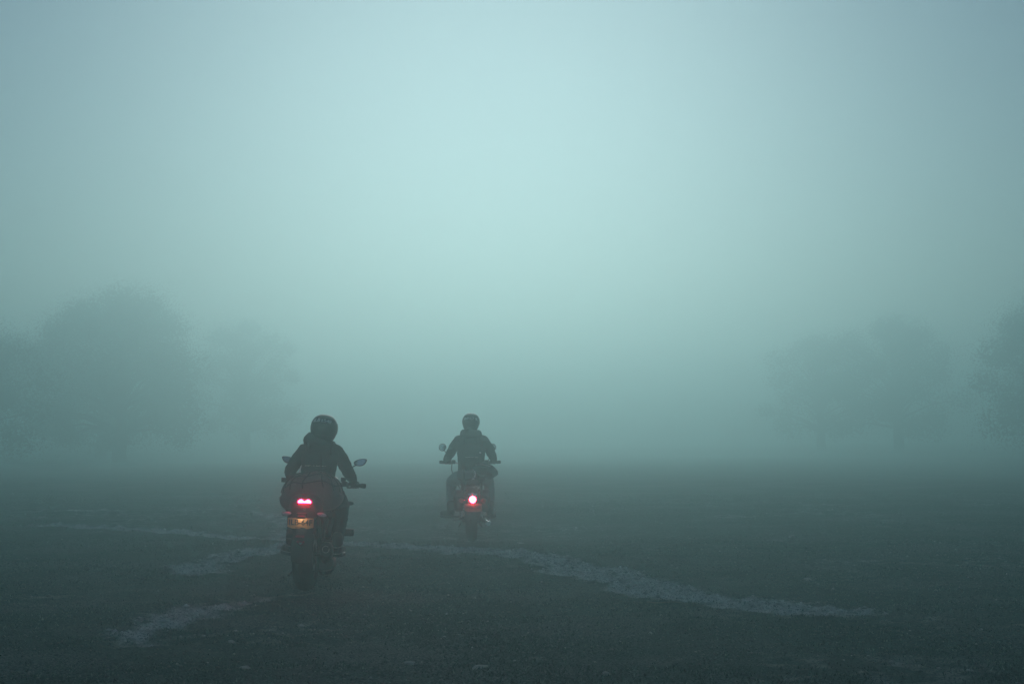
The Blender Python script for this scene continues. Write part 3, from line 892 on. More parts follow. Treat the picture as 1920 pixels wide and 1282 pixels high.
def make_helmet(parent, base, centre, rot, text, tsize, el0, arch, mshell, mtop=None, band=None):
    c = Vector(centre); rm = rot.to_3x3()
    W = lambda p: c + rm @ p
    nA, nE = 56, 26
    rings = [[W(helmet_point(2 * math.pi * i / nA, R(-50 + 138 * j / nE))) for i in range(nA)] for j in range(nE + 1)]
    inner = [[W(helmet_point(2 * math.pi * i / nA, R(-50 + 30 * j)) * f) for i in range(nA)] for j, f in ((1, .84), (0, .86))]
    m = MB(); m.loft(inner + rings, False)
    top = W(helmet_point(0, R(89.9)))
    o = len(m.v); m.v.append(tuple(top)); last = (len(inner) + nE) * nA
    for i in range(nA): m.f.append((last + i, last + (i + 1) % nA, o))
    h = m.build('helmet', mshell, parent, base, sharp=50)
    def patch(name, a0, a1, e0, e1, off, mt, na=24, ne=8, thick=.003):
        g = MB(); rr = []
        for j in range(ne + 1):
            e = R(e0 + (e1 - e0) * j / ne)
            rr.append([W(helmet_point(R(a0 + (a1 - a0) * i / na), e, off)) for i in range(na + 1)] + [W(helmet_point(R(a0 + (a1 - a0) * i / na), e, off - thick)) for i in range(na, -1, -1)])
        g.loft(rr, True); return g.build(name, mt, h)
    patch('visor', 100, 260, -14, 30, .004, M_VISOR, 30)
    if mtop:
        patch('top_panel', 0, 359.9, 44, 88, .0012, mtop, 56, 10, .0015)
        patch('trim_line', 0, 359.9, 40, 43, .0022, M_BLACK, 56, 2, .003)
    # rear vent and spoiler ridge
    patch('rear_vent', -9, 9, -6, 5, .007, M_BLACK, 6, 4, .008)
    patch('spoiler_ridge', -48, 48, -27, -24, .006, M_BLACK, 24, 2, .008)
    patch('rim_trim', 0, 359.9, -50, -46, .003, M_RUBBER, 56, 2, .006)
    V, Fc = text_mb(text, tsize)
    g = MB(); r = .122
    g.add([W(helmet_point(p[0] * 1.22 / r, R(el0) + p[1] / r - arch * (p[0] / r) ** 2, .0022 + p[2])) for p in V], Fc)
    tag(g.build('helmet_lettering', M_WHITE, h, smooth=False), kind='stuff')
    return h

def rider_one():
    base = Vector((.02, .40, .80))
    root = thing_at('person', F1, base, 'rider in black jacket and helmet marked ILB 54F, sitting on the nearer motorcycle', 'person', 'riders')
    b = Body(); JK, TR, BT, GL, SK = 0, 1, 2, 3, 4; b.cloth = [JK, TR]
    b.trunk([((.018, .395, .80), .135, .11, 0), ((.018, .395, .86), .158, .125, .05), ((.018, .415, .96), .150, .112, .2), ((.02, .455, 1.07), .160, .118, .32), ((.022, .50, 1.16), .165, .115, .4), ((.022, .53, 1.225), .125, .095, .4), ((.024, .55, 1.265), .070, .070, .3)], JK)
    b.limb([(.024, .55, 1.24), (.025, .585, 1.33)], [.062, .060], JK)
    b.blob((.027, .60, 1.385), (.080, .098, .11), SK)
    sh = {1: (.158, .52, 1.188), -1: (-.116, .52, 1.188)}
    el = {1: (.262, .655, 1.005), -1: (-.262, .655, 1.005)}
    wr = {1: (.276, .915, .935), -1: (-.300, .915, .945)}
    gr = {1: Vector((.285, .995, .878)), -1: Vector((-.300, 1.022, .905))}
    for s in (1, -1):
        b.limb([(.022 + s * .06, .52, 1.20), sh[s]], [.075, .070], JK)
        mid = Vector(sh[s]).lerp(Vector(el[s]), .5) + Vector((s * .012, -.01, 0))
        b.limb([sh[s], tuple(mid), el[s]], [.069, .062, .055], JK)
        mid = Vector(el[s]).lerp(Vector(wr[s]), .5)
        b.limb([el[s], tuple(mid), wr[s]], [.055, .052, .043], JK)
        cuff = Vector(wr[s]).lerp(gr[s] + Vector((0, -.04, .03)), .45)
        b.limb([wr[s], tuple(cuff)], [.031, .030], SK if s == 1 else GL)
        b.hand(s, gr[s], (s * .98, -.16, -.03), cuff, GL)
        kn = (s * .205 + .0, .765, .705); an = (s * .205, .505, .375); hp = (.018 + s * .085, .42, .845)
        mid = Vector(hp).lerp(Vector(kn), .5) + Vector((s * .01, 0, .015))
        b.limb([hp, tuple(mid), kn], [.098, .088, .068], TR)
        mid = Vector(kn).lerp(Vector(an), .4) + Vector((s * .004, -.02, 0))
        b.limb([kn, tuple(mid), an], [.068, .064, .050], TR)
        yaw = .42 if s < 0 else .12
        toe = Vector((s * math.sin(yaw), math.cos(yaw), 0))
        a = Vector(an)
        b.limb([tuple(a + Vector((0, .0, .05))), tuple(a + Vector((0, -.005, -.05)))], [.054, .048], BT)
        heel = a + Vector((0, -.03, -.065)); 
        b.limb([tuple(heel), tuple(heel + toe * .10 + Vector((0, 0, .006))), tuple(heel + toe * .20 - Vector((0, 0, .004)))], [.040, .044, .036], BT)
    o = b.finish([M_JACKET, M_TROUSERS, M_BOOT, M_GLOVE, M_SKIN], root, base, seed=4)
    for s in (1, -1):
        an = Vector((s * .205, .505, .375)); yaw = .42 if s < 0 else .12
        toe = Vector((s * math.sin(yaw), math.cos(yaw), 0)); sd_ = Vector((toe.y, -toe.x, 0))
        heel = an + Vector((0, -.03, -.105))
        out = []
        for k in range(20):
            t = 2 * math.pi * k / 20; u = .5 - .5 * math.cos(t)
            out.append(heel + toe * (-.038 + .285 * u) + sd_ * (.042 * math.copysign(abs(math.sin(t)) ** .6, math.sin(t))))
        so = MB().loft([[p + Vector((0, 0, -.012)) for p in out], out, [p + Vector((0, 0, .014)) for p in out]], True).build('boot_sole', M_RUBBER, root, base)
        MB().ring_tube([p * 1.0 + Vector((0, 0, .017)) for p in out], .0038, 6).build('boot_welt', M_STUD, so)
        cen = an + Vector((0, 0, .045))
        for dz in (0.0,):
            MB().ring_tube([cen + Vector((.052 * math.cos(t), .054 * math.sin(t), -.05 + .03 * math.sin(t))) for t in np.linspace(0, 2 * math.pi, 17)[:-1]], .0045, 6).build('boot_strap', M_STUD, root, base)
    for z in (.455, .515):
        MB().sell((-.235, .50, z), (.008, .006, .008), 1, 1, 10, 6).build('trouser_stud', M_STUD, root, base)
    hr = Matrix.Rotation(R(-3), 4, 'Z') @ Matrix.Rotation(R(5), 4, 'Y') @ Matrix.Rotation(R(-4), 4, 'X')
    h = make_helmet(root, base, (.030, .605, 1.388), hr, 'ILB  54F', .040, 27, .16, M_HELMET)
    # small emblem between the letters
    c = Vector((.030, .605, 1.388)); rm = hr.to_3x3()
    g = MB(); e = [(-.004, .012), (.004, .012), (.007, .003), (.004, -.006), (.006, -.013), (-.006, -.013), (-.004, -.006), (-.007, .003)]
    pt = lambda a, z, off: c + rm @ helmet_point(a * 1.35 / .122 - .012, R(27) + z / .122, off)
    g.loft([[pt(a, z, .001) for a, z in e], [pt(a, z, .0028) for a, z in e]], True)
    g.build('helmet_emblem', M_STRAP, h)
    # hood lying round the neck, bunched on the left
    g = MB(); rings = []
    for k in range(27):
        t = k / 26; a = R(-150 + 262 * t)
        rad = .098 + .012 * math.sin(7 * t)
        bulk = .034 + .020 * math.exp(-((t - .33) / .18) ** 2) + .004 * math.sin(23 * t)
        zc = 1.262 + .030 * math.exp(-((t - .33) / .2) ** 2) - .02 * t
        cc = Vector((.022 + rad * 1.02 * math.sin(a), .548 - rad * .95 * math.cos(a), zc))
        out_ = Vector((math.sin(a), -math.cos(a), 0))
        sc = min(1, 6 * min(t, 1 - t) + .25)
        rings.append([cc + (out_ * math.cos(q) * bulk * 1.05 + Vector((0, 0, 1)) * math.sin(q) * bulk * (1.15 + .18 * math.sin(3 * q + 9 * t))) * sc for q in np.linspace(0, 2 * math.pi, 15)[:-1]])
    g.loft(rings, True).build('hood', M_HOOD, root, base)
    # hood point hanging on the back
    g = MB().sell((.0, .452, 1.205), (.095, .030, .062), .8, .8, 24, 12, Matrix.Rotation(R(-24), 3, 'X'), fn=lambda q: Vector((q.x * (1 + .5 * q.z / .062 * .5), q.y + .004 * math.sin(q.x * 90), q.z)))
    g.build('hood', M_HOOD, root, base)
rider_one()

def backpack_one():
    base = Vector((.015, .33, .92))
    root = thing_at('backpack', F1, base, 'slim black backpack with reflective studs on the nearer rider', 'backpack', 'backpacks on riders')
    rx = Matrix.Rotation(R(-20), 3, 'X')
    MB().sell((.012, .345, 1.045), (.132, .068, .150), .55, .55, 28, 16, rx).build('main_compartment', M_JACKET, root, base)
    MB().sell((.010, .288, 1.005), (.105, .035, .075), .5, .5, 24, 12, rx).build('pocket', M_JACKET2, root, base)
    for k in range(15):
        x = -.088 + .176 * k / 14
        if k in (5, 7): continue
        y = .0355 * (1 - (x / .105) ** 4 - (.052 / .075) ** 4) ** .25
        MB().sell(Vector((.010, .288, 1.005)) + rx @ Vector((x, -y, .052)), (.0045, .003, .0028), 1, 1, 8, 6).build('reflective_stud', M_STUD if k % 3 else M_STRAP, root, base)
    for s in (-1, 1):
        c = .020 + s * .105
        MB().tube([(c, .38, 1.17), (c + s * .006, .44, 1.262), (c + s * .006, .54, 1.272), (c + s * .006, .63, 1.20), (c + s * .01, .60, 1.06), (c + s * .02, .46, .95), (c, .37, .93)], .013, 8).build('strap', M_CORD, root, base)
    MB().tube([(-.105, .315, 1.07), (-.124, .318, 1.05), (-.136, .330, 1.00), (-.130, .335, .955), (-.105, .36, .93)], .006, 8).build('side_strap', M_STRAP, root, base)
    MB().tube([(.055, .308, 1.165), (.06, .272, 1.10), (.062, .262, 1.03)], .008, 8).build('compression_strap', M_CORD, root, base)
backpack_one()

def duffel_one():
    base = Vector((.03, .04, .68))
    root = thing_at('duffel_bag', F1, base, 'rounded grey duffel bag under an elastic net on the nearer motorcycle', 'bag', 'luggage on motorcycles')
    C = Vector((.022, .045, .838)); RR = (.262, .185, .172)
    def shape(q):
        x, y, z = q
        z2 = z + .018 * math.sin(x * 9 + .6) - .30 * max(0, x - .12) * (z > 0) - .04 * max(0, -x - .14) * (z > 0) * 6
        return Vector((x * (1 + .06 * (z < 0)), y + .008 * math.sin(x * 23 + z * 17), z2 + .006 * math.sin(x * 31)))
    MB().sell(C, RR, .72, .72, 48, 24, None, shape).build('bag_body', M_BAG, root, base)
    def surf(a, t):
        """point on the bag: a = direction round the top hub, t = 0 at the hub to 1 at the rim"""
        ph = R(90 - 84 * t); p = lambda w, e: math.copysign(abs(w) ** e, w)
        q = Vector((RR[0] * p(math.cos(ph), .72) * p(math.cos(a), .72), RR[1] * p(math.cos(ph), .72) * p(math.sin(a), .72), RR[2] * p(math.sin(ph), .72)))
        q = shape(q)
        return C + q * 1.015 + Vector((0, 0, .002))
    for k in range(14):
        a = 2 * math.pi * k / 14 + .12
        MB().tube([surf(a + .05 * math.sin(6 * t), .10 + t * .88) for t in np.linspace(0, 1, 12)], .0048, 6).build('elastic_cord', M_CORD, root, base)
    for t0 in (.12, .48, .80):
        MB().ring_tube([surf(a, t0 + .03 * math.sin(7 * a)) for a in np.linspace(0, 2 * math.pi, 41)[:-1]], .0048, 6).build('elastic_cord', M_CORD, root, base)
    # soft side pouch bulging on the left
    MB().sell((-.155, .10, .755), (.062, .16, .105), .8, .8, 24, 14).build('side_pouch', M_BAG2, root, base)
    MB().sell((.165, .12, .765), (.055, .15, .09), .8, .8, 24, 14).build('side_pouch', M_BAG2, root, base)
duffel_one()
# ------------------------------------------------------------------ the farther motorcycle (upright classic machine)
F2 = Matrix.Translation((-.543, 21.74, gz(-.543, 21.74) - 0.012)) @ Matrix.Rotation(R(3.0), 4, 'Z')

def classic_motorcycle():
    B = Vector((0, 0, 0))
    root = thing_at('motorcycle', F2, B, 'farther upright motorcycle with round lit tail light and chrome silencer', 'motorcycle', 'motorcycles riding away')
    make_wheel(root, B, Vector((0, 0, .33)), .33, .135, .075, 'wire', (), .07)
    make_wheel(root, B, Vector((0, 1.42, .335)), .335, .105, .065, 'wire', (-.07,), .05)
    m = MB()
    for s in (-1, 1): m.tube([(s * .10, 0, .33), (s * .105, .28, .35), (s * .10, .52, .38)], .02, 10)
    m.cyl((-.13, 0, .33), (.13, 0, .33), .016)
    m.build('swingarm', M_DARKMETAL, root, B)
    for s in (-1, 1):
        hel = [Vector((s * .135 + .026 * math.cos(k * .9), .02 + .12 * k / 44 + .026 * math.sin(k * .9), .40 + .26 * k / 44)) for k in range(45)]
        MB().tube(hel, .006, 6).tube([(s * .135, .0, .33), (s * .135, .15, .70)], .013, 10).build('shock_absorber', M_STEEL, root, B)
    m = MB()
    for s in (-1, 1):
        m.tube([(0, 1.04, .86), (s * .06, .85, .74), (s * .10, .50, .66), (s * .11, .1, .70), (s * .09, -.18, .70)], .016, 8)
        m.tube([(0, 1.06, .78), (s * .08, 1.0, .45), (s * .10, .80, .22), (s * .10, .50, .26), (s * .10, .48, .66)], .016, 8)
    m.build('frame', M_BLACK, root, B)
    m = MB().box((0, .62, .33), (.22, .34, .20), .04).cyl((0, .72, .40), (0, .78, .68), .085, seg=18)
    for k in range(7): m.cyl((0, .725 + .012 * k, .44 + .032 * k), (0, .727 + .012 * k, .452 + .032 * k), .115, seg=18)
    m.cyl((.10, .58, .34), (.16, .58, .34), .09).cyl((-.10, .58, .34), (-.155, .58, .34), .085)
    m.build('engine', M_DARKMETAL, root, B)
    ex = MB().tube([(.03, .88, .62), (.06, 1.0, .50), (.12, .96, .30), (.16, .70, .24), (.185, .45, .245)], .021, 12)
    ex.tube([(.185, .45, .245), (.20, .36, .25), (.205, .25, .252), (.21, -.25, .26), (.212, -.31, .262)], [.022, .038, .043, .045, .036], 18)
    ex = ex.build('exhaust', M_CHROME, root, B)
    MB().lathe([(.030, -.318), (.036, -.318), (.037, -.28), (.030, -.28)], (.212, 0, .262), 'Y', 22).build('exhaust_tip', M_CHROME, ex)
    MB().hull([(1.04, 0, .85, .05, .05), (1.0, 0, .86, .11, .085), (.85, 0, .87, .15, .115), (.68, 0, .85, .14, .11), (.57, 0, .81, .07, .06)], 28, .9).build('fuel_tank', M_BLACKGLOSS, root, B)
    MB().hull([(.62, 0, .78, .08, .04), (.52, 0, .785, .125, .05), (.32, 0, .775, .15, .05), (.22, 0, .79, .14, .055), (.10, 0, .81, .13, .05), (-.14, 0, .81, .12, .04), (-.22, 0, .80, .09, .03)], 24, .65).build('seat', M_SEAT, root, B)
    for s in (-1, 1): MB().sell((s * .13, .36, .56), (.03, .12, .10), .7, .7, 20, 12).build('side_cover', M_BLACKGLOSS, root, B)
    # deep rear fender
    def fender(cy, cz, rr, a0, a1, w, n=15):
        rings = []
        for k in range(n):
            a = R(a0 + (a1 - a0) * k / (n - 1))
            f = lambda x, q: Vector((x * (w - (.004 if q else 0)), cy + math.cos(a) * (rr - q - .035 * abs(x) ** 2.2), cz + math.sin(a) * (rr - q - .035 * abs(x) ** 2.2)))
            rings.append([f(x, 0) for x in np.linspace(-1, 1, 9)] + [f(x, .006) for x in np.linspace(1, -1, 9)])
        return MB().loft(rings, True)
    fender(0, .33, .40, 50, 188, .098).build('rear_fender', M_BLACKGLOSS, root, B)
    fender(1.42, .335, .375, 20, 150, .075).build('front_fender', M_BLACKGLOSS, root, B)
    # tail lamp pod and round lens
    tp = MB().box((0, -.335, .64), (.13, .10, .06), .015).cyl((0, -.30, .588), (0, -.395, .588), .056, seg=28).build('tail_light', M_CHROME, root, B)
    MB().sell((0, -.398, .588), (.0465, .016, .0465), 1, 1, 24, 12).build('lit_lens', M_TAIL2, tp)
    MB().sell((0, -.385, .668), (.022, .010, .010), 1, 1, 14, 8).build('reflector', M_CLEAR, tp)
    for s in (-1, 1):
        ts = MB().tube([(s * .03, -.32, .578), (s * .115, -.33, .574)], .008, 8).cyl((s * .15, -.305, .572), (s * .15, -.35, .572), .036, seg=22).sell((s * .105, -.345, .576), (.009, .009, .009), 1, 1, 12, 8).build('turn_signal', M_CHROME, root, B)
        MB().sell((s * .15, -.350, .572), (.0325, .016, .0325), 1, 1, 20, 10).build('lens', M_AMBER, ts)
    MB().box((0, -.38, .50), (.16, .02, .14), .006).build('plate_bracket', M_BLACK, root, B)
    number_plate(root, B, (.008, -.396, .478), .235, .105, R(-8), 'IHN-71K', mat('dull_plate', (0.42, 0.24, 0.16), 0.5), M_INK, .058)
    # luggage rack
    m = MB()
    for s in (-1, 1): m.tube([(s * .09, .05, .77), (s * .10, -.10, .83), (s * .10, -.36, .84)], .008, 8)
    for y in (-.14, -.24, -.35): m.tube([(-.10, y, .84), (.10, y, .84)], .007, 8)
    m.tube([(-.10, -.2, .835), (-.12, -.12, .66)], .007, 8).tube([(.10, -.2, .835), (.12, -.12, .66)], .007, 8)
    m.build('luggage_rack', M_BLACK, root, B)
    # steering
    for s in (-1, 1): MB().tube([(s * .10, 1.02, .92), (s * .10, 1.20, .60)], .026, 14).tube([(s * .10, 1.17, .64), (s * .10, 1.41, .34)], .020, 12).build('fork', M_STEEL, root, B)
    MB().box((0, 1.03, .90), (.25, .07, .03), .01).box((0, 1.11, .74), (.25, .07, .03), .01).build('triple_clamp', M_DARKMETAL, root, B)
    hb = MB().tube([(-.405, .95, 1.055), (-.26, 1.0, 1.06), (-.15, 1.04, 1.03), (-.08, 1.045, .93), (.08, 1.045, .93), (.15, 1.04, 1.03), (.26, 1.0, 1.06), (.405, .95, 1.055)], .012, 10).build('handlebar', M_STEEL, root, B)
    for s in (-1, 1):
        MB().cyl((s * .275, .995, 1.058), (s * .395, .955, 1.055), .0175, seg=14).cyl((s * .395, .955, 1.055), (s * .43, .943, 1.054), .022, seg=14).build('grip', M_RUBBER, hb)
        MB().tube([(s * .24, 1.03, 1.055), (s * .28, 1.055, 1.05), (s * .40, 1.02, 1.035)], [.010, .008, .006], 8).build('lever', M_DARKMETAL, hb)
        MB().box((s * .235, 1.0, 1.055), (.06, .045, .055), .01).build('control_switch', M_BLACK, hb)
        MB().tube([(s * .255, 1.02, 1.05), (s * .262, .98, .95), (s * .22, .99, .80), (s * .10, 1.02, .62)], .0065, 8).build('cable', M_RUBBER, hb)
        make_mirror(root, B, (s * .26, 1.01, 1.06), (s * .33 if s < 0 else .285, 1.01, 1.17), (-.388 if s < 0 else .315, .98, 1.262), ellipse_out(.052, .052), (s * -.08, -1, .05))
    hl = MB().cyl((0, 1.12, .86), (0, 1.26, .85), .075, .09, seg=28).build('headlight', M_BLACKGLOSS, root, B)
    MB().sell((0, 1.26, .85), (.084, .025, .084), 1, 1, 24, 12).build('lens', M_CLEAR, hl)
    MB().cyl((-.05, 1.08, .95), (-.05, 1.10, .99), .04, seg=20).cyl((.05, 1.08, .95), (.05, 1.10, .99), .04, seg=20).build('instrument_panel', M_BLACK, root, B)
    for s in (-1, 1):
        ts = MB().tube([(s * .10, 1.15, .78), (s * .20, 1.15, .78)], .008, 8).cyl((s * .22, 1.14, .78), (s * .22, 1.19, .78), .034, seg=18).build('turn_signal', M_CHROME, root, B)
        MB().sell((s * .22, 1.19, .78), (.030, .014, .030), 1, 1, 16, 8).build('lens', M_AMBER, ts)
        MB().cyl((s * .12, .70, .30), (s * .31, .70, .305), .014, seg=12).build('footpeg', M_RUBBER, root, B)
        MB().tube([(s * .11, .30, .36), (s * .16, .28, .28), (s * .24, .28, .275)], .012, 8).build('passenger_peg', M_DARKMETAL, root, B)
    MB().tube([(-.10, .46, .22), (-.18, .30, .14), (-.20, .16, .10)], .011, 8).build('side_stand', M_DARKMETAL, root, B)
    MB().tube([(-.10, .36, .24), (-.17, .10, .20), (-.15, .02, .25)], .011, 8).tube([(.10, .36, .24), (.14, .10, .20), (.13, .02, .25)], .011, 8).build('centre_stand', M_DARKMETAL, root, B)
classic_motorcycle()

def rider_two():
    base = Vector((0, .44, .82))
    root = thing_at('person', F2, base, 'rider in pale jeans and dark jacket on the farther motorcycle', 'person', 'riders')
    b = Body(); JK, TR, BT, GL, SK = 0, 1, 2, 3, 4; b.cloth = [JK, TR]
    b.trunk([((0, .42, .815), .145, .12, 0), ((0, .42, .90), .185, .135, .02), ((0, .43, 1.03), .178, .13, .08), ((0, .46, 1.18), .195, .135, .15), ((0, .48, 1.31), .198, .125, .2), ((0, .50, 1.40), .155, .105, .2), ((0, .51, 1.455), .080, .08, .15)], JK)
    b.limb([(0, .51, 1.43), (0, .53, 1.53)], [.066, .062], JK)
    b.blob((0, .545, 1.60), (.080, .098, .11), SK)
    for s in (1, -1):
        sh = Vector((s * .172, .49, 1.355)); el = Vector((s * .292, .64, 1.165)); wr = Vector((s * .335, .875, 1.095)); gr = Vector((s * .338, .974, 1.057))
        b.limb([(s * .07, .49, 1.375), tuple(sh)], [.082, .078], JK)
        b.limb([tuple(sh), tuple(sh.lerp(el, .5) + Vector((s * .012, 0, 0))), tuple(el)], [.077, .070, .062], JK)
        b.limb([tuple(el), tuple(el.lerp(wr, .5)), tuple(wr)], [.062, .057, .046], JK)
        cuff = wr.lerp(gr + Vector((0, -.04, .03)), .45)
        b.limb([tuple(wr), tuple(cuff)], [.032, .031], GL)
        b.hand(s, gr, (s * .95, -.31, -.02), cuff, GL)
        hp = Vector((s * .095, .44, .86)); kn = Vector((s * .262, .86, .79)); an = Vector((s * .272, .70, .40))
        b.limb([tuple(hp), tuple(hp.lerp(kn, .5) + Vector((s * .015, 0, .01))), tuple(kn)], [.112, .098, .074], TR)
        b.limb([tuple(kn), tuple(kn.lerp(an, .4) + Vector((s * .004, -.025, 0))), tuple(an)], [.074, .072, .056], TR)
        yaw = .55 if s < 0 else .25; toe = Vector((s * math.sin(yaw), math.cos(yaw), 0))
        b.limb([tuple(an + Vector((0, 0, .07))), tuple(an + Vector((0, -.005, -.045)))], [.064, .054], BT)
        heel = an + Vector((0, -.035, -.06))
        b.limb([tuple(heel), tuple(heel + toe * .11 + Vector((0, 0, .006))), tuple(heel + toe * .22)], [.046, .050, .042], BT)
    b.finish([M_JACKET2, M_JEANS, M_BOOT, M_GLOVE, M_SKIN], root, base, seed=14)
    for s in (1, -1):
        an = Vector((s * .272, .70, .40)); yaw = .55 if s < 0 else .25
        toe = Vector((s * math.sin(yaw), math.cos(yaw), 0)); sd_ = Vector((toe.y, -toe.x, 0)); heel = an + Vector((0, -.035, -.105)); out = []
        for k in range(20):
            t = 2 * math.pi * k / 20; u = .5 - .5 * math.cos(t)
            out.append(heel + toe * (-.042 + .31 * u) + sd_ * (.047 * math.copysign(abs(math.sin(t)) ** .6, math.sin(t))))
        MB().loft([[p + Vector((0, 0, -.014)) for p in out], out, [p + Vector((0, 0, .014)) for p in out]], True).build('boot_sole', M_RUBBER, root, base)
    hr = Matrix.Rotation(R(-3), 4, 'Z') @ Matrix.Rotation(R(3), 4, 'Y')
    make_helmet(root, base, (0, .545, 1.612), hr, 'IHN:7 K', .044, 22, .20, M_HELMET, M_HELMET2)
    g = MB(); rings = []
    for k in range(27):
        t = k / 26; a = R(-128 + 256 * t)
        bulk = .040 + .006 * math.sin(19 * t) + .012 * math.sin(math.pi * t)
        cc = Vector((.106 * math.sin(a), .505 - .10 * math.cos(a), 1.450 + .014 * math.cos(3 * a)))
        out_ = Vector((math.sin(a), -math.cos(a), 0)); sc = min(1, 6 * min(t, 1 - t) + .25)
        rings.append([cc + (out_ * math.cos(q) * bulk + Vector((0, 0, 1)) * math.sin(q) * bulk * 1.35) * sc for q in np.linspace(0, 2 * math.pi, 15)[:-1]])
    g.loft(rings, True).build('hood', M_JACKET2, root, base)
rider_two()

def backpack_two():
    base = Vector((0, .30, .95))
    root = thing_at('backpack', F2, base, 'plain dark backpack with a small pale tag on the farther rider', 'backpack', 'backpacks on riders')
    rx = Matrix.Rotation(R(-8), 3, 'X')
    MB().sell((0, .275, 1.13), (.165, .085, .195), .6, .6, 28, 16, rx).build('main_compartment', M_BAG2, root, base)
    MB().sell((0, .198, 1.065), (.115, .04, .10), .55, .55, 24, 12, rx).build('pocket', M_JACKET2, root, base)
    MB().tube([(-.085, .165, 1.135), (0, .158, 1.14), (.085, .165, 1.135)], .004, 6).build('zip', M_STEEL, root, base)
    MB().box((.118, .196, 1.20), (.026, .010, .018), .003).build('pale_tag', M_STRAP, root, base)
    for s in (-1, 1):
        MB().tube([(s * .09, .33, 1.29), (s * .105, .40, 1.43), (s * .115, .50, 1.462), (s * .115, .60, 1.40), (s * .13, .60, 1.20), (s * .15, .46, 1.02), (s * .12, .33, .98)], .014, 8).build('strap', M_CORD, root, base)
backpack_two()

def luggage_two():
    base = Vector((0, -.10, .82))
    r1 = thing_at('luggage_roll', F2, base, 'dark roll of luggage behind the farther rider above the round tail light', 'bag', 'luggage on motorcycles')
    MB().sell((-.01, .02, .885), (.195, .15, .085), .7, .75, 36, 18, None, lambda q: Vector((q.x, q.y, q.z + .010 * math.sin(q.x * 24) + .006 * math.sin(q.y * 31)))).build('roll_body', M_BAG, r1, base)
    for x in (-.11, .08):
        MB().ring_tube([Vector((x, .02 + .155 * math.copysign(abs(math.cos(t)) ** .75, math.cos(t)), .887 + .094 * math.copysign(abs(math.sin(t)) ** .7, math.sin(t)))) for t in np.linspace(0, 2 * math.pi, 33)[:-1]], .007, 6).build('strap', M_CORD, r1, base)
    MB().tube([(.02, -.09, .975), (.035, -.125, .955), (.044, -.142, .915), (.030, -.148, .875)], .009, 8).build('pale_strap', M_STRAP, r1, base)
    MB().sell((.012, -.142, .852), (.022, .012, .011), 1, 1, 12, 8).build('buckle', M_STRAP, r1, base)
    base = Vector((.16, -.02, .90))
    r2 = thing_at('tied_bundle', F2, base, 'crumpled dark bundle tied on the right of the farther motorcycle', 'bundle', 'luggage on motorcycles')
    rng = random.Random(5); rings = []
    for k in range(15):
        t = k / 14; x = .02 + .33 * t; ring = []
        hgt = .105 * math.sin(math.pi * (.12 + .78 * t)) ** .6 * (1.0 if t < .8 else 1.0 - .8 * (t - .8) / .2 * .7)
        for q in range(22):
            a = 2 * math.pi * q / 22
            w = 1 + .10 * math.sin(3 * a + 9 * t) + .07 * math.sin(5 * a - 14 * t) + rng.uniform(-.02, .02)
            ring.append((x, -.02 + .14 * math.cos(a) * w * (hgt / .105 + .1), .955 + hgt * math.sin(a) * w + .02 * math.sin(3.0 * t) - .03 * t))
        rings.append(ring)
    MB().loft(rings, True).build('bundle_body', M_BAG2, r2, base)
    MB().tube([(.04, -.13, 1.04), (.14, -.15, 1.045), (.24, -.14, 1.02), (.31, -.10, .97)], .006, 8).build('strap', M_STRAP if False else M_STEEL, r2, base)
    MB().tube([(.20, -.17, .87), (.19, -.165, .96), (.18, -.10, 1.05), (.18, .08, 1.06)], .007, 8).build('strap', M_CORD, r2, base)
    for s in (-1, 1):
        base = Vector((s * .18, .0, .40))
        r3 = thing_at('saddlebag', F2, base, ('soft dark saddlebag on the left flank' if s < 0 else 'soft dark saddlebag above the chrome silencer') + ' of the farther motorcycle', 'saddlebag', 'saddlebags on the farther motorcycle')
        MB().sell((s * .175, .02, .555), (.062, .19, .140), .6, .6, 26, 16, None, lambda q: Vector((q.x * (1 + .2 * (-q.z)), q.y, q.z + .008 * math.sin(q.y * 20)))).build('bag_body', M_BAG2, r3, base)
        MB().sell((s * .178, .02, .645), (.068, .195, .055), .6, .6, 26, 12).build('flap', M_BAG, r3, base)
        for y in (-.08, .12): MB().box((s * .240, y, .58), (.006, .03, .14), .002).build('strap', M_CORD, r3, base)
        MB().box((s * .13, .02, .72), (.03, .10, .10), .008).build('yoke', M_CORD, r3, base)
luggage_two()
# ------------------------------------------------------------------ turf, gravel and small things on the ground
def tone_material(name, lo, hi, rough=0.9):
    m = bpy.data.materials.new(name); m.use_nodes = True
    n = m.node_tree.nodes; l = m.node_tree.links; b = n['Principled BSDF']
    b.inputs['Roughness'].default_value = rough; b.inputs['Specular IOR Level'].default_value = 0.15
    a = n.new('ShaderNodeAttribute'); a.attribute_name = 'tone'
    r = n.new('ShaderNodeValToRGB')
    r.color_ramp.elements[0].color = (*lo, 1); r.color_ramp.elements[1].color = (*hi, 1)
    l.new(a.outputs['Fac'], r.inputs['Fac']); l.new(r.outputs['Color'], b.inputs['Base Color'])
    return m

def scatter(n, y0, y1, seed):
    rng = np.random.default_rng(seed)
    y = y0 + (y1 - y0) * rng.random(n)
    half = 0.34 * y + 0.9
    x = (rng.random(n) * 2 - 1) * half
    keep = rng.random(n) < half / half.max()
    return x[keep], y[keep], rng

